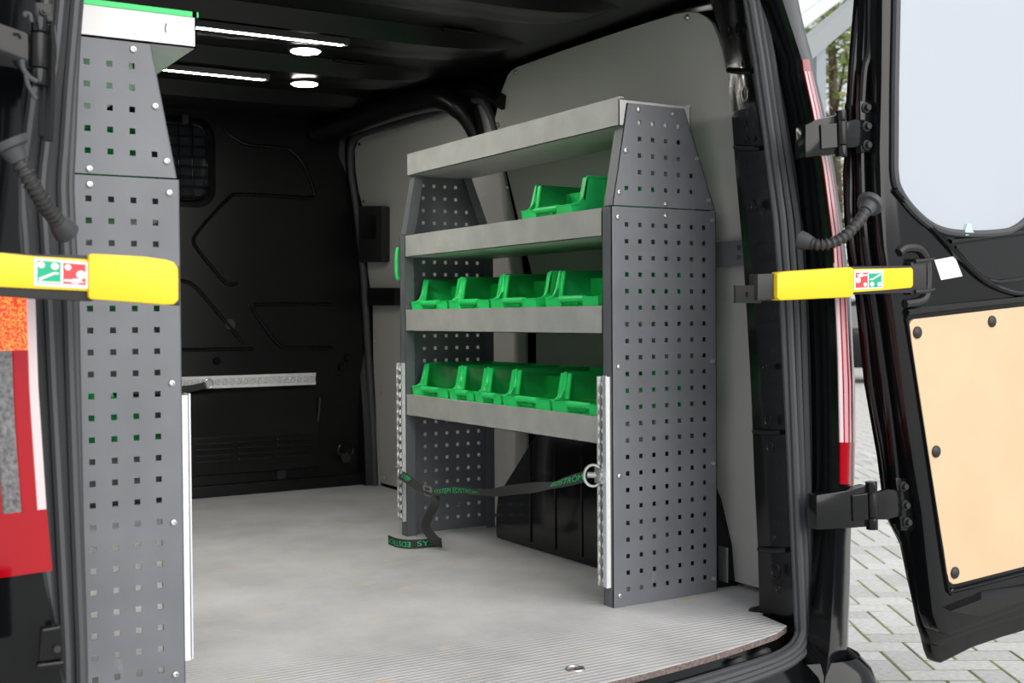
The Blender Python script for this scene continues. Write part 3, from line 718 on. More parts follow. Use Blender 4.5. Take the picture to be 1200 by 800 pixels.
def text_on_ribbon(txt, size, path, dirs, s0, flip, name, parent, wide=1.6):
    """wrap flat lettering onto the strap from arc length s0"""
    me = text_mesh(txt, size); L = [0]
    for a, b in zip(path, path[1:]): L.append(L[-1] + (b - a).length)
    bm = bmesh.new(); bm.from_mesh(me)
    bmesh.ops.triangulate(bm, faces=bm.faces[:])
    for v in bm.verts: v.co.x *= wide
    xm = max(v.co.x for v in bm.verts)
    for _ in range(3):
        bmesh.ops.subdivide_edges(bm, edges=[e for e in bm.edges if e.calc_length() > .006], cuts=1)
        bmesh.ops.triangulate(bm, faces=bm.faces[:])
    for v in bm.verts:
        x = v.co.x; y = v.co.y
        s_ = s0 + (xm - x if flip else x)
        i = 0
        while i < len(L) - 2 and L[i + 1] < s_: i += 1
        f = (s_ - L[i]) / max(1e-6, L[i + 1] - L[i]); c = path[i].lerp(path[i + 1], f)
        t = (path[i + 1] - path[i]).normalized(); u = dirs[i].lerp(dirs[i + 1], f); u = (u - t * u.dot(t)).normalized(); n = t.cross(u)
        if n.dot(CP - c) < 0 and False: n = -n
        sd = 1 if n.dot(CP - c) > 0 else -1
        v.co = c + u * y + n * (.0016 * (1 if not flip else -1))
    bm.to_mesh(me); bm.free(); me.materials.append(MATS['text_green']); return link(name, me, parent)
# the strap runs from the far rail (px 470) towards the near ring (px 688): text reads along it
text_on_ribbon.side = 1
WORD = 'SYSTEM EDSTRÖM'
text_on_ribbon(WORD, .020, MP, MD, .235, False, 'lettering', st)
text_on_ribbon('EDSTRÖM', .020, MP, MD, .86, False, 'lettering', st)
text_on_ribbon('SYSTEM', .018, MP, MD, .008, False, 'lettering', st, 1.0)
def rev(l): return l[::-1]
text_on_ribbon(WORD, .021, rev(TP), TD[::-1], .128, False, 'lettering', st)
text_on_ribbon('EDSTRÖM', .021, rev(TP), [-d_ for d_ in TD[::-1]], .004, True, 'lettering', st, 1.15)
# ring and fittings
rc = on(695, 557, 0, -.03)
MB().tube([rc + (Vector((.80, -.45, 0)).normalized() * .85 * math.cos(2 * PI * i / 28) + Vector((0, 0, 1)) * math.sin(2 * PI * i / 28)) * .0245 for i in range(28)], .0033, 8, closed=True).build('steel_ring', 'zinc', st, smooth=True)
k = MB(); k.cyl((-.012, .028, rc.z), (-.022, .022, 0), .007, 12); k.cyl((-.010, .026, rc.z), (-.014, 0, 0), .014, 14); k.box(-.022, -.012, .014, .040, rc.z - .018, rc.z - .008); k.box(-.022, -.012, .014, .040, rc.z + .010, rc.z + .018); k.build('rail_fitting', 'zinc', st, smooth=True)
lc = on(468, 553, 0, -.02)
k = MB(); k.tube([lc + (Vector((.4, .5, 0)).normalized() * math.cos(2 * PI * i / 20) + Vector((0, 0, 1)) * math.sin(2 * PI * i / 20)) * .016 for i in range(20)], .0035, 8, closed=True); k.build('steel_ring', 'zinc', st, smooth=True)
k = MB(); k.cyl((-.010, 1.085, lc.z + .004), (-.018, 0, 0), .012, 14); k.box(-.026, -.012, 1.070, 1.10, lc.z - .016, lc.z - .006); k.build('rail_fitting', 'zinc', st, smooth=True)
bc = mp[3]
k = MB(); k.tube([bc + Vector((-.003, .022, -.012)), bc + Vector((-.006, .022, .012)), bc + Vector((-.006, -.022, .012)), bc + Vector((-.003, -.022, -.012))], .0028, 8, closed=True); k.tube([bc + Vector((-.006, .02, 0)), bc + Vector((-.006, -.02, 0))], .0028, 8); k.build('buckle', 'zinc', st, smooth=True)

# ================================================================== LASHING RAIL ON THE BULKHEAD
br = thing('lashing_rail', 'silver aluminium lashing rail screwed across the black bulkhead', 'rail', (0, BY, .43))
xe = onY(371, 443, BY - .02).x
k = MB(); k.box(xe - 1.1, xe, -.008, 0, -.023, .023); k.box(xe - 1.1, xe, -.014, -.008, .012, .023); k.box(xe - 1.1, xe, -.014, -.008, -.023, -.012); rp_ = k.build('rail_profile', 'alu', br, bevel=.001)
DISC = MB(); DISC.loft([[(r * math.cos(2 * PI * i / 14), -h, r * math.sin(2 * PI * i / 14)) for i in range(14)] for r, h in ((.0118, .0), (.0118, .0045), (.0085, .006), (.006, .004), (.0005, .004))], True)
DISC = mesh_of(DISC, 'rail_stud', 'zinc_light')
for i in range(30):
    d = link('rail_stud', DISC, rp_); d.location = (xe - .018 - i * .0265, -.008, 0)
fx = onY(244, 448, BY - .03)
k = MB(); k.cyl((fx.x, -.014, 0), (0, -.02, 0), .017, 14); k.tube([(fx.x + .016 * math.cos(2 * PI * i / 18), -.036, -.004 + .016 * math.sin(2 * PI * i / 18)) for i in range(18)], .003, 6, closed=True); k.build('rail_fitting', 'zinc', br, smooth=True)
k = MB(); k.loft(ribbon([Vector((fx.x - .01, -.038, -.008)), Vector((fx.x - .06, -.036, -.018)), Vector((fx.x - .16, -.034, -.024)), Vector((fx.x - .3, -.034, -.02))], .024, [Vector((0, 0, 1))] * 4), True); k.build('strap_end', 'webbing', br, smooth=True)

# ================================================================== CEILING LIGHTS
for (u0, v0), (u1, v1), lab in (((150, 20), (400, 52), 'long white LED light strip on the black roof, nearer the rear opening'), ((110, 72.5), (310, 92), 'shorter white LED light strip on the black roof, nearer the bulkhead')):
    a, b = on(u0, v0, 2, 1.374), on(u1, v1, 2, 1.374); ym = (a.y + b.y) / 2
    t = thing('led_strip', lab, 'light', ((a.x + b.x) / 2, ym, 1.374))
    h = abs(b.x - a.x) / 2
    k = MB(); k.box(-h, h + .012, -.016, .016, .003, .012); k.box(-h, h + .012, -.016, -.0075, -.004, .003); k.box(-h, h + .012, .0075, .016, -.004, .003); k.build('channel', 'black_plastic', t)
    MB().box(-h, h, -.0075, .0075, -.005, .003).build('diffuser', 'led', t, bevel=.002)
    MB().box(h + .002, h + .014, -.008, .008, -.004, .004).build('end_cap', 'white_plastic', t, bevel=.002)
for u, v, lab in ((358, 59, 'round white dome light on the roof beside the long LED strip'), (357, 97.5, 'round white dome light on the roof in line with the shorter LED strip')):
    p = on(u, v, 2, 1.384); t = thing('dome_light', lab, 'light', p)
    k = MB(); n = 24
    k.loft([[(r * math.cos(2 * PI * i / n), r * math.sin(2 * PI * i / n), z) for i in range(n)] for r, z in ((.046, .012), (.046, -.001), (.040, -.003))], True); k.build('bezel', 'black_plastic', t, smooth=True)
    k = MB(); k.loft([[(r * math.cos(2 * PI * i / n), r * math.sin(2 * PI * i / n), z) for i in range(n)] for r, z in ((.0405, -.0025), (.037, -.005), (.025, -.007), (.001, -.008))], True); k.build('lens', 'dome', t, smooth=True)

# ================================================================== REAR DOORS
def px_list(px, y): return [onY(u, v, y) for u, v in px]
RIM = [(1004, -110), (1003, 0), (998, 60), (994, 118), (991.5, 124), (994, 134), (994, 150), (992.5, 178), (990, 204), (991.6, 256.6), (995.5, 301), (1004.7, 348.5), (1015, 449), (1030, 534), (1034.5, 568), (1036, 600), (1045, 618), (1055, 637.5), (1063, 676.5), (1073, 718.7), (1082.7, 761), (1087, 772), (1093, 774), (1100, 771), (1130, 756), (1165, 744), (1200, 734), (1260, 722), (1385, 704)]
RIM = [(u - 4 if v < 600 else u - 2, v) for u, v in RIM]
FRAME = [(1034, -92), (1034, 0), (1033, 100), (1031, 178), (1033, 250), (1036, 288), (1043, 340), (1050, 385), (1062, 490), (1071, 548), (1080, 600), (1087, 668), (1093, 720), (1100, 740), (1113, 745), (1135, 737), (1200, 713), (1260, 700), (1358, 685)]
STEP = [(1014, -100), (1014, 0), (1011, 60), (1009, 118), (1009, 180), (1010, 250), (1014, 305), (1024, 360), (1034, 440), (1046, 530), (1053, 600), (1066, 640), (1076, 690), (1084, 735), (1092, 756), (1102, 758), (1130, 745), (1200, 723), (1260, 710), (1372, 693)]
PLY = [(1065.5, 381), (1068, 376), (1072, 373.8), (1120, 368.2), (1200, 358.9), (1300, 347), (1330, 343.5), (1330, 634), (1300, 641), (1200, 663.9), (1122, 683.8), (1117, 684.3), (1112.5, 681), (1110, 672), (1096, 580), (1080, 475)]
WIN = [(1056, -62), (1052, -52), (1052, 0), (1050, 100), (1049.5, 195), (1052, 214), (1060, 230), (1072, 245), (1087, 258.5), (1103, 267), (1122, 271), (1150, 272), (1176, 270), (1187, 267), (1200, 258), (1215, 240), (1322, 232), (1328, 224), (1328, -56), (1322, -62)]
WIN = WIN[:4] + [tuple(p)[:2] for p in smooth_path([(u, v, 0) for u, v in WIN[4:16]], 4)] + WIN[16:]
def door(s, name, label):
    D = sempty(name, label, 'door')
    yr, yst, yf = -.37, -.395, -.435
    top = 1.42
    def poly(px, y, close_right=True):
        pts = px_list(px, y); pts = [MX(p, s) for p in pts]
        return pts
    def mass(px, y0, y1, name_, m, bevel):
        a = [MX(p, s) for p in px_list(px, y0)]; xr = a[-1].x
        a = a + [Vector((xr, y0, a[0].z))]
        return MB().prism(a, (0, y1 - y0, 0)).build(name_, m, D, bevel=bevel, smooth=True)
    mass(RIM, yr + .028, yr, 'door_skin', 'black_paint', .008)
    mass(STEP, yst, yr + .004, 'door_return', 'black_paint', .012)
    mass(FRAME, yf, yst + .004, 'inner_frame', 'black_paint', .010)
    # window board, its rubber edge, lining board
    wp = [MX(p, s) for p in px_list(WIN, yf - .006)]
    k = MB(); k.prism(wp, (0, .006, 0)); k.build('window_board', 'window_film', D, bevel=.0015)
    k = MB(); k.tube([MX(onY(u, v, yf - .004), s) + Vector((-.004 * s, 0, -.004)) for u, v in WIN[:49]], .009, 8); k.build('window_seal', 'rubber', D, smooth=True)
    lp = [MX(p, s) for p in px_list(PLY, yf - .008)]
    L_ = MB().prism(lp, (0, .007, 0)).build('lining_board', 'ply', D, bevel=.0015)
    for u, v in ((1075.5, 389.5), (1163, 376.5), (1097.5, 529), (1119.5, 671), (1260, 365), (1250, 640)):
        p = MX(onY(u, v, yf - .010), s); k = MB(); n = 14
        k.loft([[(p.x + r * math.cos(2 * PI * i / n), yf - .008 - h, p.z + r * math.sin(2 * PI * i / n)) for i in range(n)] for r, h in ((.0135, 0), (.0132, .003), (.009, .006), (.0005, .007))], True)
        k.build('trim_clip', 'black_plastic', L_, smooth=True)
    # pressed shapes between window and lining board
    for path, r in (([(1046, 222), (1062, 240), (1095, 272), (1125, 305), (1150, 328), (1175, 340), (1200, 344), (1260, 342)], .012), ([(1060, 366), (1100, 361), (1200, 350), (1300, 338)], .014), ([(1112, 283), (1140, 279), (1200, 272), (1260, 270)], .010), ([(1118, 290), (1130, 305), (1148, 322), (1165, 330), (1200, 326), (1240, 320)], .008), ([(1060, 372), (1063, 385), (1080, 490), (1108, 678), (1114, 690), (1122, 691), (1200, 671), (1300, 648)], .008)):
        k = MB(); k.tube([MX(p, s) for p in smooth_path([onY(u, v, yf) for u, v in path], 4)], r, 8, flat=.6); k.build('pressed_edge', 'black_paint', D, smooth=True)
    k = MB(); k.prism([MX(p, s) for p in px_list([(1120, 287), (1200, 276), (1262, 274), (1262, 318), (1200, 325), (1165, 328), (1145, 318)], yf - .001)], (0, .004, 0)); k.build('grip_recess', 'black_satin', D)
    # lower pressed pan under the lining board
    k = MB(); k.loft([[MX(onY(u, v, yf), s) for u, v in ((1114, 716), (1150, 692), (1200, 684), (1300, 664))], [MX(onY(u, v, yf - .012), s) for u, v in ((1114, 716), (1150, 702), (1200, 690), (1300, 670))], [MX(onY(u, v, yf), s) for u, v in ((1114, 716), (1150, 722), (1200, 703), (1300, 682))]]); k.build('lower_pan', 'black_satin', D, smooth=True)
    k = MB(); k.tube([MX(p, s) for p in smooth_path([onY(u, v, yst - .002) for u, v in [(1020, 0), (1019, 60), (1013, 82), (1010, 130), (1009, 180), (1012, 260), (1019, 320), (1030, 400), (1044, 500), (1052, 580)]], 4)], .008, 8); k.build('door_bead', 'black_paint', D, smooth=True)
    k = MB(); k.tube([MX(p, s) for p in smooth_path([onY(u, v, yr - .002) for u, v in [(1008, 0), (1002, 60), (998, 118), (997, 180), (996, 250), (1001, 305), (1010, 350), (1020, 449), (1036, 540), (1042, 600), (1050, 620), (1060, 640), (1069, 690), (1080, 740)]], 4)], .006, 8); k.build('door_bead', 'black_paint', D, smooth=True)
    # paper sticker and clip
    k = MB(); k.prism([MX(p, s) for p in px_list([(1095, 304.5), (1119, 300), (1128, 323.5), (1103, 328)], yf - .0015)], (0, .001, 0))
    if s > 0: k.build('paper_sticker', 'white_label', D)
    k = MB(); k.prism([MX(p, s) for p in px_list([(1131, 272), (1134, 262), (1138, 262), (1140, 270), (1143, 274), (1132, 276)], yf - .012)], (0, .006, 0)); k.build('window_clip', 'clip_blue', D, bevel=.001)
    # hinges
    for (v0, v1, ub, uk0, uk1, ul, up0, up1, pv0, pv1, bolts) in ((134, 181, 944, 966, 984, 1003, 1008, 1026, 118, 179, ((1016, 126), (1016.5, 148), (1017, 170))), (568, 617, 957, 1003, 1020, 1040, 1050, 1074, 560, 622, ((1060, 570), (1062, 592), (1064, 612)))):
        yk = -.405
        ub = (ub if s > 0 else uk1 - 6); uk0 = uk0 if s > 0 else uk1 - 3
        H = bpy.data.objects.new('hinge', None); COL.objects.link(H); H.parent = D
        vm = (v0 + v1) / 2
        def P(u, v, y): return MX(onY(u, v, y), s)
        k = MB(); k.prism([P(ub, v0 + 12, yk - .004), P(uk0 - 8, v0 + 6, yk - .008), P(uk1, v0, yk - .012), P(uk1, v1, yk - .012), P(uk0 - 8, v1 + 2, yk - .008), P(ub, v1 + 4, yk - .004)], (0, .03, 0)); 
        if s > 0: k.build('body_leaf', 'black_paint', H, bevel=.004, smooth=True)
        a = P(uk1 + 1, v0 - 4, yk - .012); b = P(uk1 + 2, v1 + 3, yk - .012)
        for f0, f1, m_ in ((0, .22, 'black_paint'), (.24, .74, 'black_satin'), (.76, 1, 'black_paint')):
            k = MB(); k.tube([a.lerp(b, f0), a.lerp(b, f1)], .0125, 14); k.build('knuckle', m_, H, bevel=.001, smooth=True)
        k = MB(); k.prism([P(uk0 - 4, v0 + 12, yk - .012), P(uk1 - 3, v0 + 10, yk - .018), P(uk1 - 2, v1 - 8, yk - .018), P(uk0 - 3, v1 - 6, yk - .012)], (0, .006, 0))
        if s > 0: k.build('leaf_face', 'black_paint', H, bevel=.002)
        k = MB(); k.prism([P(uk1 + 4, v0 + 10, yk - .01), P(ul, v0 + 5, yk - .005), P(up0 + 6, v0 + 6, yst - .016), P(up0 + 8, v1 - 12, yst - .016), P(ul, v1 - 8, yk - .005), P(uk1 + 4, v1 - 8, yk - .01)], (0, .012, 0)); k.build('door_leaf', 'black_paint', H, bevel=.004, smooth=True)
        sl_ = 6 if v0 > 400 else 1
        k = MB(); k.prism([P(up0, pv0, yst - .014), P(up1 - sl_, pv0, yst - .014), P(up1, pv0 + 8, yst - .014), P(up1 + sl_, pv1 - 8, yst - .014), P(up1 + sl_ - 2, pv1, yst - .014), P(up0 + sl_, pv1, yst - .014)], (0, .014, 0)); k.build('hinge_plate', 'black_paint', H, bevel=.003, smooth=True)
        for u, v in bolts:
            p = P(u, v, yst - .018); k = MB(); n = 6
            k.cyl((p.x, yst - .013, p.z), (0, -.004, 0), .0115, 16); k.cyl((p.x, yst - .017, p.z), (0, -.008, 0), .0075, 6); k.build('bolt', 'black_plastic', H, bevel=.001)
    return D
dR = door(1, 'door_1', 'right rear van door swung open with a pale plywood board and a grey window board')
dL = door(-1, 'door_2', 'left rear van door swung open, its hinge edge beside the grey hose')

# ---- corrugated wiring hoses
def hose(path, name, label, r=.0125):
    p = smooth_path(path, 24); t = thing(name, label, 'hose', p[-1])
    o = t.location
    rr = [r * (1.0 if (i // 3) % 2 else .74) for i in range(len(p))]
    MB().tube([q - o for q in p], rr, 14).build('sleeve', 'hose_rubber', t, smooth=True, angle=60)
    a, b = p[0] - o, p[3] - o; d = (b - a).normalized()
    k = MB(); k.tube([a - d * .016, a - d * .006, a - d * .004, a + d * .014], [r * 2.3, r * 2.1, r * 1.5, r * 1.05], 18); k.build('grommet', 'rubber', t, smooth=True)
    a, b = p[-1] - o, p[-4] - o; d = (b - a).normalized()
    k = MB(); k.tube([a - d * .012, a, a + d * .016], [r * 1.6, r * 1.45, r * 1.02], 18); k.build('boot', 'rubber', t, smooth=True)
hp = [onY(1017, 243, -.445), onY(1004, 262, -.455), onY(985, 280, -.45), onY(962, 287, -.43), onY(944, 283, -.40)]
hose(hp, 'wiring_hose', 'black corrugated wiring hose between right door and lamp')
hl = [onY(16, 178, -.475), onY(31, 205, -.475), onY(46, 230, -.465), onY(60, 250, -.45), onY(73, 266, -.43)]
hose(hl, 'wiring_hose', 'grey corrugated wiring hose above the yellow strap of the left door', .0115)

# ---- yellow door check straps
def arm(label, y, base, sleeve, yel, lab, flip, bracket=None, hook=None):
    t = thing('door_check_arm', label, 'door strap', onY(sleeve[0][0], sleeve[0][1], y), 'yellow door check arms'); o = t.location.copy()
    def slab(cols, y0, th, name, m, bev):
        top = [onY(u, a, y0) - o for u, a, b in cols]; bot = [onY(u, b, y0) - o for u, a, b in cols][::-1]
        return MB().prism(top + bot, (0, th, 0)).build(name, m, t, bevel=bev, smooth=True)
    slab(base, y + .004, .012, 'steel_arm', 'black_plastic', .002)
    slab(yel, y, .006, 'yellow_band', 'yellow', .001)
    slab(sleeve, y - .006, .026, 'yellow_sleeve', 'yellow', .006)
    (u0, u1, a0, a1, b0, b1) = lab                      # label: left u, right u, top at both, bottom at both
    def Q(fx, fy, d):
        u = u0 + (u1 - u0) * fx; tp_ = a0 + (a1 - a0) * fx; bt = b0 + (b1 - b0) * fx
        return onY(u, tp_ + (bt - tp_) * fy, y - d) - o
    def R(fx0, fx1, fy0, fy1, d, name, m, parent):
        if flip: fx0, fx1, fy0, fy1 = 1 - fx1, 1 - fx0, 1 - fy1, 1 - fy0
        k = MB(); k.prism([Q(fx0, fy0, d), Q(fx1, fy0, d), Q(fx1, fy1, d), Q(fx0, fy1, d)], (0, .0006, 0)); ob = k.build(name, m, parent); return ob
    def poly(ps, d, name, m, parent):
        if flip: ps = [(1 - a, 1 - b) for a, b in ps]
        k = MB(); k.prism([Q(a, b, d) for a, b in ps], (0, .0005, 0)); return k.build(name, m, parent)
    L = R(0, 1, 0, 1, .0012, 'warning_label', 'white_label', t)
    R(.06, .485, .08, .90, .0018, 'green_field', 'green_label', L); R(.535, .94, .10, .90, .0018, 'red_field', 'red_label', L)
    def disc(cx, cy, r, nm='pictogram'): poly([(cx + r * .55 * math.cos(2 * PI * i / 14), cy + r * 1.0 * math.sin(2 * PI * i / 14)) for i in range(14)], .0024, nm, 'white_label', L)
    disc(.13, .23, .12); disc(.38, .25, .13); disc(.62, .25, .11); disc(.86, .50, .16)
    poly([(.08, .72), (.36, .47), (.45, .47), (.45, .54), (.38, .54), (.10, .80)], .0024, 'pictogram', 'white_label', L)
    poly([(.07, .82), (.48, .82), (.48, .87), (.07, .87)], .0024, 'pictogram', 'white_label', L)
    poly([(.55, .70), (.68, .70), (.72, .66), (.84, .66), (.92, .80), (.84, .78), (.80, .84), (.72, .84), (.66, .78), (.55, .78)], .0024, 'pictogram', 'white_label', L)
    poly([(.55, .87), (.92, .87), (.92, .91), (.55, .91)], .0024, 'pictogram', 'white_label', L)
    return t, o
tR, oR = arm('yellow door check arm hooked to the right pillar and the right door', -.455,
    [(888, 321, 352), (912, 320, 350), (1000, 312, 345), (1070, 311, 343), (1082, 310, 341), (1086, 313, 338)],
    [(911, 321, 349), (915, 318.5, 352), (930, 317, 351.5), (960, 315, 350), (996, 312.5, 348.5), (1001, 313.5, 345)],
    [(998, 315, 342.5), (1035, 314.5, 340), (1068, 313.5, 337), (1070, 316, 334)],
    (1001, 1035, 317, 316, 339.5, 337.5), True)
def yb(u0, u1, v0, v1, y, th, name, m, parent, o, bev=.002):
    return MB().prism([onY(u, v, y) - o for u, v in ((u0, v0), (u1, v0 - 1), (u1, v1 - 1), (u0, v1))], (0, th, 0)).build(name, m, parent, bevel=bev, smooth=True)
a, b, c = onY(862, 355, -.33) - oR, onY(892, 334.5, -.33) - oR, onY(875, 345, -.33) - oR
k = MB(); slotted(a.x, b.x, a.z, b.z, [(c.x - .004, c.x + .004, c.z - .005, c.z + .005)], lambda p, q, r, t: k.box(p, q, a.y, a.y + .006, r, t)); k.build('hook_tongue', 'black_plastic', tR)
MB().prism([onY(u, v, -.32) - oR for u, v in ((889, 321), (912, 320), (912, 352), (889, 353))], (0, .03, 0)).build('pillar_bracket', 'black_plastic', tR, bevel=.003)
yb(1068, 1086, 307, 345, -.45, .015, 'door_bracket', 'black_plastic', tR, oR)
for v in (306, 342):
    k = MB(); k.tube([onY(1072, v, -.452) - oR, onY(1084, v - 1, -.452) - oR, onY(1095, v - 3, -.447) - oR], [.005, .004, .003], 8); k.build('bracket_pin', 'black_plastic', tR, smooth=True)
k = MB(); k.tube(smooth_path([onY(u, v, -.437) - oR for u, v in ((1053, 296), (1060, 291), (1074, 291), (1082, 298), (1086, 310), (1086, 340), (1080, 352), (1060, 356))], 4), .010, 8); k.build('bracket_cover', 'black_plastic', tR, smooth=True)
tL, oL = arm('yellow door check arm of the left door across the perforated panel', -.50,
    [(-60, 290, 347), (0, 295, 347), (40, 298, 350), (108, 299, 353), (112, 302, 350)],
    [(104, 299, 348), (107, 297, 350.5), (130, 298, 352), (170, 300.5, 355), (195, 304, 357), (204, 307, 356.5), (209, 314, 352), (209.5, 330, 349)],
    [(-60, 291, 339), (0, 296, 336), (40, 300, 338), (106, 304, 341)],
    (40, 104, 302, 307, 334.5, 338.3), False)
MB().prism([onY(u, v, -.47) - oL for u, v in ((190, 309), (211, 312), (211, 358), (190, 357))], (0, .006, 0)).build('hook_end', 'black_plastic', tL, bevel=.002)

# ---- tail lamps
def lamp(s, name, label, vtop):
    t = thing(name, label, 'tail lamp', MX(onY(985, 560, -.4), s)); o = t.location.copy()
    vs = [v for v in range(70, 569, 14) if v >= vtop] + [567]
    def curve(tab, y, du=0): return [onR(lerp_list(tab, v) + du, v, y) for v in vs]
    a = curve(LENS_L, -.436); b = curve(LENS_R, -.362)
    def P(i, f):
        bul = math.sin(PI * f) * .004
        return MX(a[i].lerp(b[i], f) + Vector((bul * .3, -bul - .003, 0)), s) - o
    def strip(f0, f1, i0, i1, nm, m, out=0):
        n = 6; rows = [[P(i, f0 + (f1 - f0) * j / n) + Vector((0, -out, 0)) for j in range(n + 1)] for i in range(i0, i1)]
        back = [[p + Vector((.003 * s, .006, 0)) for p in r][::-1] for r in rows]
        MB().loft([r + q for r, q in zip(rows, back)], True).build(nm, m, t, smooth=True, angle=50)
    n = len(vs); cut = next(i for i, v in enumerate(vs) if v >= 517)
    top = next(i for i, v in enumerate(vs) if v >= 84) if vtop < 84 else 0
    if s > 0:
        if top: strip(0, 1, 0, top + 1, 'top_lens', 'lens_red')
        half = next(i for i, v in enumerate(vs) if v >= 300); strip(0, .025, top, half + 1, 'red_edge', 'lens_red'); strip(0, .03, half, cut + 1, 'clear_edge', 'lens_pale'); strip(0, .025, cut, n, 'red_edge', 'lens_red'); strip(.025, .16, top, cut + 1, 'clear_band', 'lens_pale', .001); strip(.16, .22, top, cut + 1, 'red_band', 'lens_red', .0015); strip(.22, .42, top, cut + 1, 'clear_band', 'lens_white', .001); strip(.42, .50, top, cut + 1, 'red_band', 'lens_red', .0015)
        strip(.50, .86, top, cut + 1, 'clear_side', 'lens_white', .001); strip(.86, 1, top, n, 'red_side', 'lens_red'); strip(.025, .86, cut, n, 'lower_lens', 'lens_red', .001)
    else:
        mid = next(i for i, v in enumerate(vs) if v >= 385)
        strip(0, .09, 0, cut + 1, 'clear_edge', 'lens_pale'); strip(.09, .24, mid, cut + 1, 'red_band', 'lens_red', .0015); strip(.24, .42, mid, cut + 1, 'clear_band', 'lens_clear', .001)
        strip(.09, .42, 0, mid + 1, 'lit_lens', 'lens_lit', .001); strip(.42, 1, 0, cut + 1, 'side_lens', 'lens_red'); strip(0, 1, cut, n, 'lower_lens', 'lens_red', .001)
lamp(1, 'tail_lamp', 'tall slim red and clear tail lamp beside the open right door', 68)
lamp(-1, 'tail_lamp', 'red tail lamp below the yellow arm at the left pillar', 330)
# body fittings seen between the left hinge and the seal
lf = thing('pillar_bracket', 'black steel stop bracket with bolt on the left body corner', 'bracket', onY(52, 20, -.42)); o = lf.location.copy()
k = MB(); k.prism([onY(u, v, -.425) - o for u, v in ((41, 2), (62, 4), (63, 26), (42, 24))], (0, .02, 0)); k.build('bracket_plate', 'black_plastic', lf, bevel=.003)
p = onY(52, 13, -.43) - o; k = MB(); k.cyl(p + Vector((0, .006, 0)), (0, -.008, 0), .006, 12); k.cyl(p, (0, -.006, 0), .0035, 6); k.build('bolt', 'black_paint', lf)
# gutter channel below it
for px, r, lab in (([(58, 30), (60, 55), (58, 120), (56, 165)], .008, 'black pressed rain gutter beside the left rubber seal'), ([(44, 30), (49, 60), (50, 110), (50, 160)], .006, 'thin black body bead between gutter and left hinge')):
    k = MB(); k.tube([onY(u, v, -.40) for u, v in px], r, 8); tag(k.build('gutter_channel', 'black_satin', None, smooth=True), lab, 'channel')
for px, r, lab in (([(26, 70), (27, 80), (34, 90), (44, 96)], .0035, 'upper grey rubber wire clip below the left hinge'), ([(30, 85), (33, 100), (42, 116)], .003, 'lower grey rubber wire clip below the left hinge'), ([(30, 20), (29, 16), (35, 17), (37, 26)], .003, 'curled grey rubber wire clip beside the stop bracket')):
    k = MB(); k.tube(smooth_path([onY(u, v, -.45) for u, v in px], 5), r, 8); tag(k.build('wire_clip', 'rubber', None, smooth=True), lab, 'clip')
lf = thing('bumper_bracket', 'black bumper bracket with screw under the left tail lamp', 'bracket', onY(60, 760, -.44)); o = lf.location.copy()
k = MB(); k.prism([onY(u, v, -.44) - o for u, v in ((49, 737), (72, 733), (74, 772), (47, 777))], (0, .02, 0)); k.build('bracket_plate', 'black_paint', lf, bevel=.003)
k = MB(); k.prism([onY(u, v, -.445) - o for u, v in ((44, 778), (76, 774), (76, 783), (44, 786))], (0, .02, 0)); k.build('bracket_step', 'black_paint', lf, bevel=.003)
p = onY(67, 760, -.445) - o; k = MB(); k.cyl(p + Vector((0, .006, 0)), (0, -.008, 0), .005, 12); k.build('screw', 'black_plastic', lf)

# ================================================================== OUTSIDE
gr = sempty('floor_outside', 'paved yard of grey concrete blocks with mossy joints', 'ground')
MB().add([(-30, -30, GZ - .0022), (60, -30, GZ - .0022), (60, 60, GZ - .0022), (-30, 60, GZ - .0022)], [(0, 1, 2, 3)]).build('joint_bed', 'moss', gr)
PW = .1165; PL = 2 * PW; ga = math.radians(58)
e1 = Vector((math.cos(ga), math.sin(ga), 0)); e2 = Vector((math.sin(ga), -math.cos(ga), 0))      # e1 away, e2 to the right
G0 = on(1030, 700, 2, GZ)
jt = .009
def paver_mesh(m, lo):
    k = MB(); hx, hy = PL / 2 - jt / 2, PW / 2 - jt / 2
    k.loft([[(-hx, -hy, -.03), (hx, -hy, -.03), (hx, hy, -.03), (-hx, hy, -.03)], [(-hx, -hy, -.003), (hx, -hy, -.003), (hx, hy, -.003), (-hx, hy, -.003)], [(-hx + .003, -hy + .003, 0), (hx - .003, -hy + .003, 0), (hx - .003, hy - .003, 0), (-hx + .003, hy - .003, 0)]], True)
    k.f.append((8, 9, 10, 11)); return k
PM = [mesh_of(paver_mesh(m_, 0), 'paver', m_, 0, False) for m_ in ('paver', 'paver_b', 'paver_c')]
cells = []
# herringbone 2:1 tiles: along each diagonal step (n,n), lying block (n,n)-(n+2,n+1) and standing block (n+2,n... ) repeated every 4 across
for n in range(-110, 140):
    for k4 in range(-45, 45):
        x = n + 4 * k4
        cells.append((x + 1, n + .5, 0)); cells.append((x + 2.5, n + 0.0, 1))
vis = []
for cx, cy, rt in cells:
    p = G0 + e2 * (cx * PW) + e1 * (cy * PW)
    d = p - CP; z = d.dot(CF)
    if not (-3.5 < p.x < 14 and -5 < p.y < 14): continue
    if -1.5 < p.x < .6 and p.y > 0: continue
    zz = max(z, .1); u = 600 + FPX * d.dot(CR) / zz; v = 400 - FPX * d.dot(CU) / zz
    sc = (z > 1 and u >= 985 and u <= 1215 and v < 815)
    vis.append((not sc, z, p, rt))
vis.sort(key=lambda t_: (t_[0], t_[1]))
rest = MB()
ang0 = math.atan2(e2.y, e2.x)
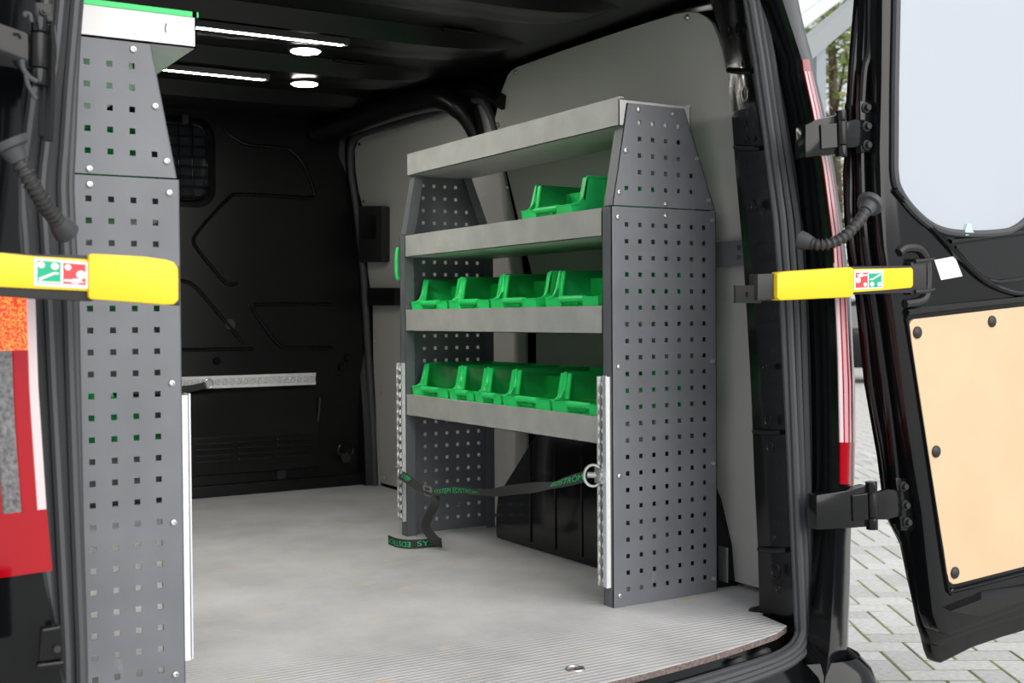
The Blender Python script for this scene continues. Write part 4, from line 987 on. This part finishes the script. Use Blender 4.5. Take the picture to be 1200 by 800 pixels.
for i, (o_, z, p, rt) in enumerate(vis):
    rnd = random.random(); dz = random.uniform(-.0007, .0012)
    if i < 290:
        ob = link('paver', PM[int(rnd * 3)], gr); ob.location = (p.x, p.y, GZ + dz); ob.rotation_euler.z = ang0 + (PI / 2 if rt else 0)
    else:
        a_, b_ = (e2, e1) if rt == 0 else (e1, -e2); hx, hy = PL / 2 - jt / 2, PW / 2 - jt / 2; q = Vector((p.x, p.y, GZ + dz))
        c = [q - a_ * hx - b_ * hy, q + a_ * hx - b_ * hy, q + a_ * hx + b_ * hy, q - a_ * hx + b_ * hy]
        rest.loft([[v - Vector((0, 0, .02)) for v in c], c], True); n_ = len(rest.v); rest.f.append((n_ - 4, n_ - 3, n_ - 2, n_ - 1))
ro_ = rest.build('paver_field', 'paver', gr); ro_['kind'] = 'stuff'
# plain paving further off and behind the camera
far_ = MB(); far_.box(-40, 70, 14, 70, GZ - .03, GZ - .001); far_.box(-40, -3.5, -40, 14, GZ - .03, GZ - .001); far_.box(-3.5, 70, -40, -5, GZ - .03, GZ - .001); far_.box(14, 70, -5, 14, GZ - .03, GZ - .001); far_.box(-1.5, .6, 0, 14, GZ - .03, GZ - .001)
far_.build('distant_paving', 'paver', gr)

# parked car, glimpsed between tail lamp and door
def car(label, loc, rz):
    t = thing('parked_car', label, 'car', loc); t.rotation_euler.z = rz
    prof = [(-2.1, .28), (-2.15, .55), (-2.05, .85), (-1.55, .95), (-.85, 1.42), (-.2, 1.50), (.75, 1.45), (1.55, 1.02), (2.05, .92), (2.15, .6), (2.1, .28)]
    rows = []
    for y, sx, hz in ((-.86, .97, .90), (-.80, 1, .985), (0, 1, 1.0), (.80, 1, .985), (.86, .97, .90)):
        rows.append([(x * sx, y * (1 if z < 1 else .82), .28 + (z - .28) * hz) for x, z in prof])
    k = MB(); k.loft(rows, True); n = len(prof)
    k.f.append(tuple(range(n))[::-1]); k.f.append(tuple(range(4 * n, 5 * n))); k.build('car_body', 'black_paint', t, bevel=.02, smooth=True)
    for sg in (-1, 1):
        k = MB(); k.prism([(-1.35, sg * .80, .98), (-.82, sg * .74, 1.34), (.0, sg * .73, 1.40), (.0, sg * .80, .98)], (0, sg * .012, 0)); k.build('side_window', 'car_glass', t)
        k = MB(); k.prism([(.05, sg * .80, .98), (.05, sg * .73, 1.40), (.72, sg * .735, 1.36), (1.35, sg * .80, 1.0)], (0, sg * .012, 0)); k.build('side_window', 'car_glass', t)
        for x in (-1.3, 1.3):
            wh = bpy.data.objects.new('wheel', None); COL.objects.link(wh); wh.parent = t
            k = MB(); k.tube([(x, sg * .66, .33), (x, sg * .70, .33), (x, sg * .84, .33), (x, sg * .88, .33)], [.29, .33, .33, .29], 28); k.build('tyre', 'tyre', wh, smooth=True)
            k = MB(); k.tube([(x, sg * .84, .33), (x, sg * .89, .33)], [.21, .19], 20); k.build('rim', 'steel_grey', wh, smooth=True)
    return t
cp_ = on(1006, 452, 2, GZ); car('black car parked beyond the open right door on the paving', (cp_.x + 1.2, cp_.y + .9, GZ + .002), math.radians(-32))
# canopy: post, beam, ribbed roof sheet
def far_pt(u, v, dist):
    d = (CF + CR * ((u - 600) / FPX) + CU * ((400 - v) / FPX)); return CP + d * dist
cn = thing('canopy', 'blue-grey steel canopy with ribbed pale roof sheet in front of the trees', 'canopy', (far_pt(957, 400, 9).x, far_pt(957, 400, 9).y, GZ)); o = cn.location.copy()
pt = far_pt(957, 60, 9) - o
MB().box(pt.x - .05, pt.x + .05, pt.y - .05, pt.y + .05, 0, pt.z + .05).build('post', 'steel_blue', cn, bevel=.008)
a, b = far_pt(930, 52, 8.6) - o, far_pt(1020, -22, 9.6) - o
k = MB(); k.prism([a, b, b + Vector((0, 0, -.16)), a + Vector((0, 0, -.16))], (.06, -.04, 0)); k.build('beam', 'steel_grey', cn)
a2, b2 = far_pt(900, 60, 8.5) - o, far_pt(1020, -30, 9.6) - o
dd = (b2 - a2); back_ = Vector((-2.4, -.6, .35))
sh = bpy.data.objects.new('roof_sheet', None); COL.objects.link(sh); sh.parent = cn
k = MB(); k.prism([a2, b2, b2 + back_, a2 + back_], (0, 0, .01)); k.build('sheet', 'sheet_white', sh)
for i in range(16):
    f = i / 15; q = a2 + back_ * f - Vector((0, 0, .012)); k = MB(); k.tube([q, q + dd], .018, 6); k.build('sheet_rib', 'sheet_white', sh)
# trees behind
def tree(label, base, h, r, nleaf, cols, seed):
    rd = random.Random(seed); t = thing('tree', label, 'tree', base, 'trees behind the canopy')
    k = MB(); k.tube([(0, 0, 0), (.08, .05, h * .35), (-.05, .08, h * .7), (0, 0, h * .92)], [.17, .13, .08, .03], 10); k.build('trunk', 'bark', t, smooth=True)
    brs = []
    for i in range(12):
        z = h * rd.uniform(.25, .8); a = rd.uniform(0, 2 * PI); l = r * rd.uniform(.5, .9)
        e = Vector((math.cos(a) * l, math.sin(a) * l, z + l * .5)); brs.append(e)
        k = MB(); k.tube([(0, 0, z), tuple(e * .5 + Vector((0, 0, z * .5))), e], [.05, .035, .012], 6); k.build('branch', 'bark', t, smooth=True)
    ms = [MB() for _ in cols]
    for i in range(nleaf):
        # clumps on a shell
        c = rd.choice(brs) if rd.random() < .5 else Vector((rd.uniform(-r, r) * .8, rd.uniform(-r, r) * .8, h * rd.uniform(.10, 1.0)))
        p = c + Vector((rd.uniform(-.6, .6), rd.uniform(-.6, .6), rd.gauss(0, .4))); s_ = rd.uniform(.07, .15)
        u = Vector((rd.gauss(0, 1), rd.gauss(0, 1), rd.gauss(0, 1))).normalized(); v = u.orthogonal().normalized()
        ms[rd.randrange(len(cols))].add([p - u * s_, p - v * s_ * .5, p + u * s_, p + v * s_ * .5], [(0, 1, 2, 3)])
    for mm, c in zip(ms, cols):
        ob = mm.build('foliage', c, t, recalc=False); ob['kind'] = 'stuff'
for i, (u, dist, h, r, lab) in enumerate(((980, 26, 10.5, 2.6, 'olive green leafy tree directly behind the blue-grey canopy post'), (1012, 36, 14.5, 3.4, 'tall tree with yellowish leaves farther behind the open right door'), (935, 44, 16.0, 3.6, 'dense dark green tree hidden partly by the black body corner'))):
    b = far_pt(u, 400, dist); tree(lab, (b.x, b.y, GZ), h, r, 5200, ('leaf_a', 'leaf_b', 'leaf_c') if i != 2 else ('leaf_a', 'leaf_c'), 11 + i)
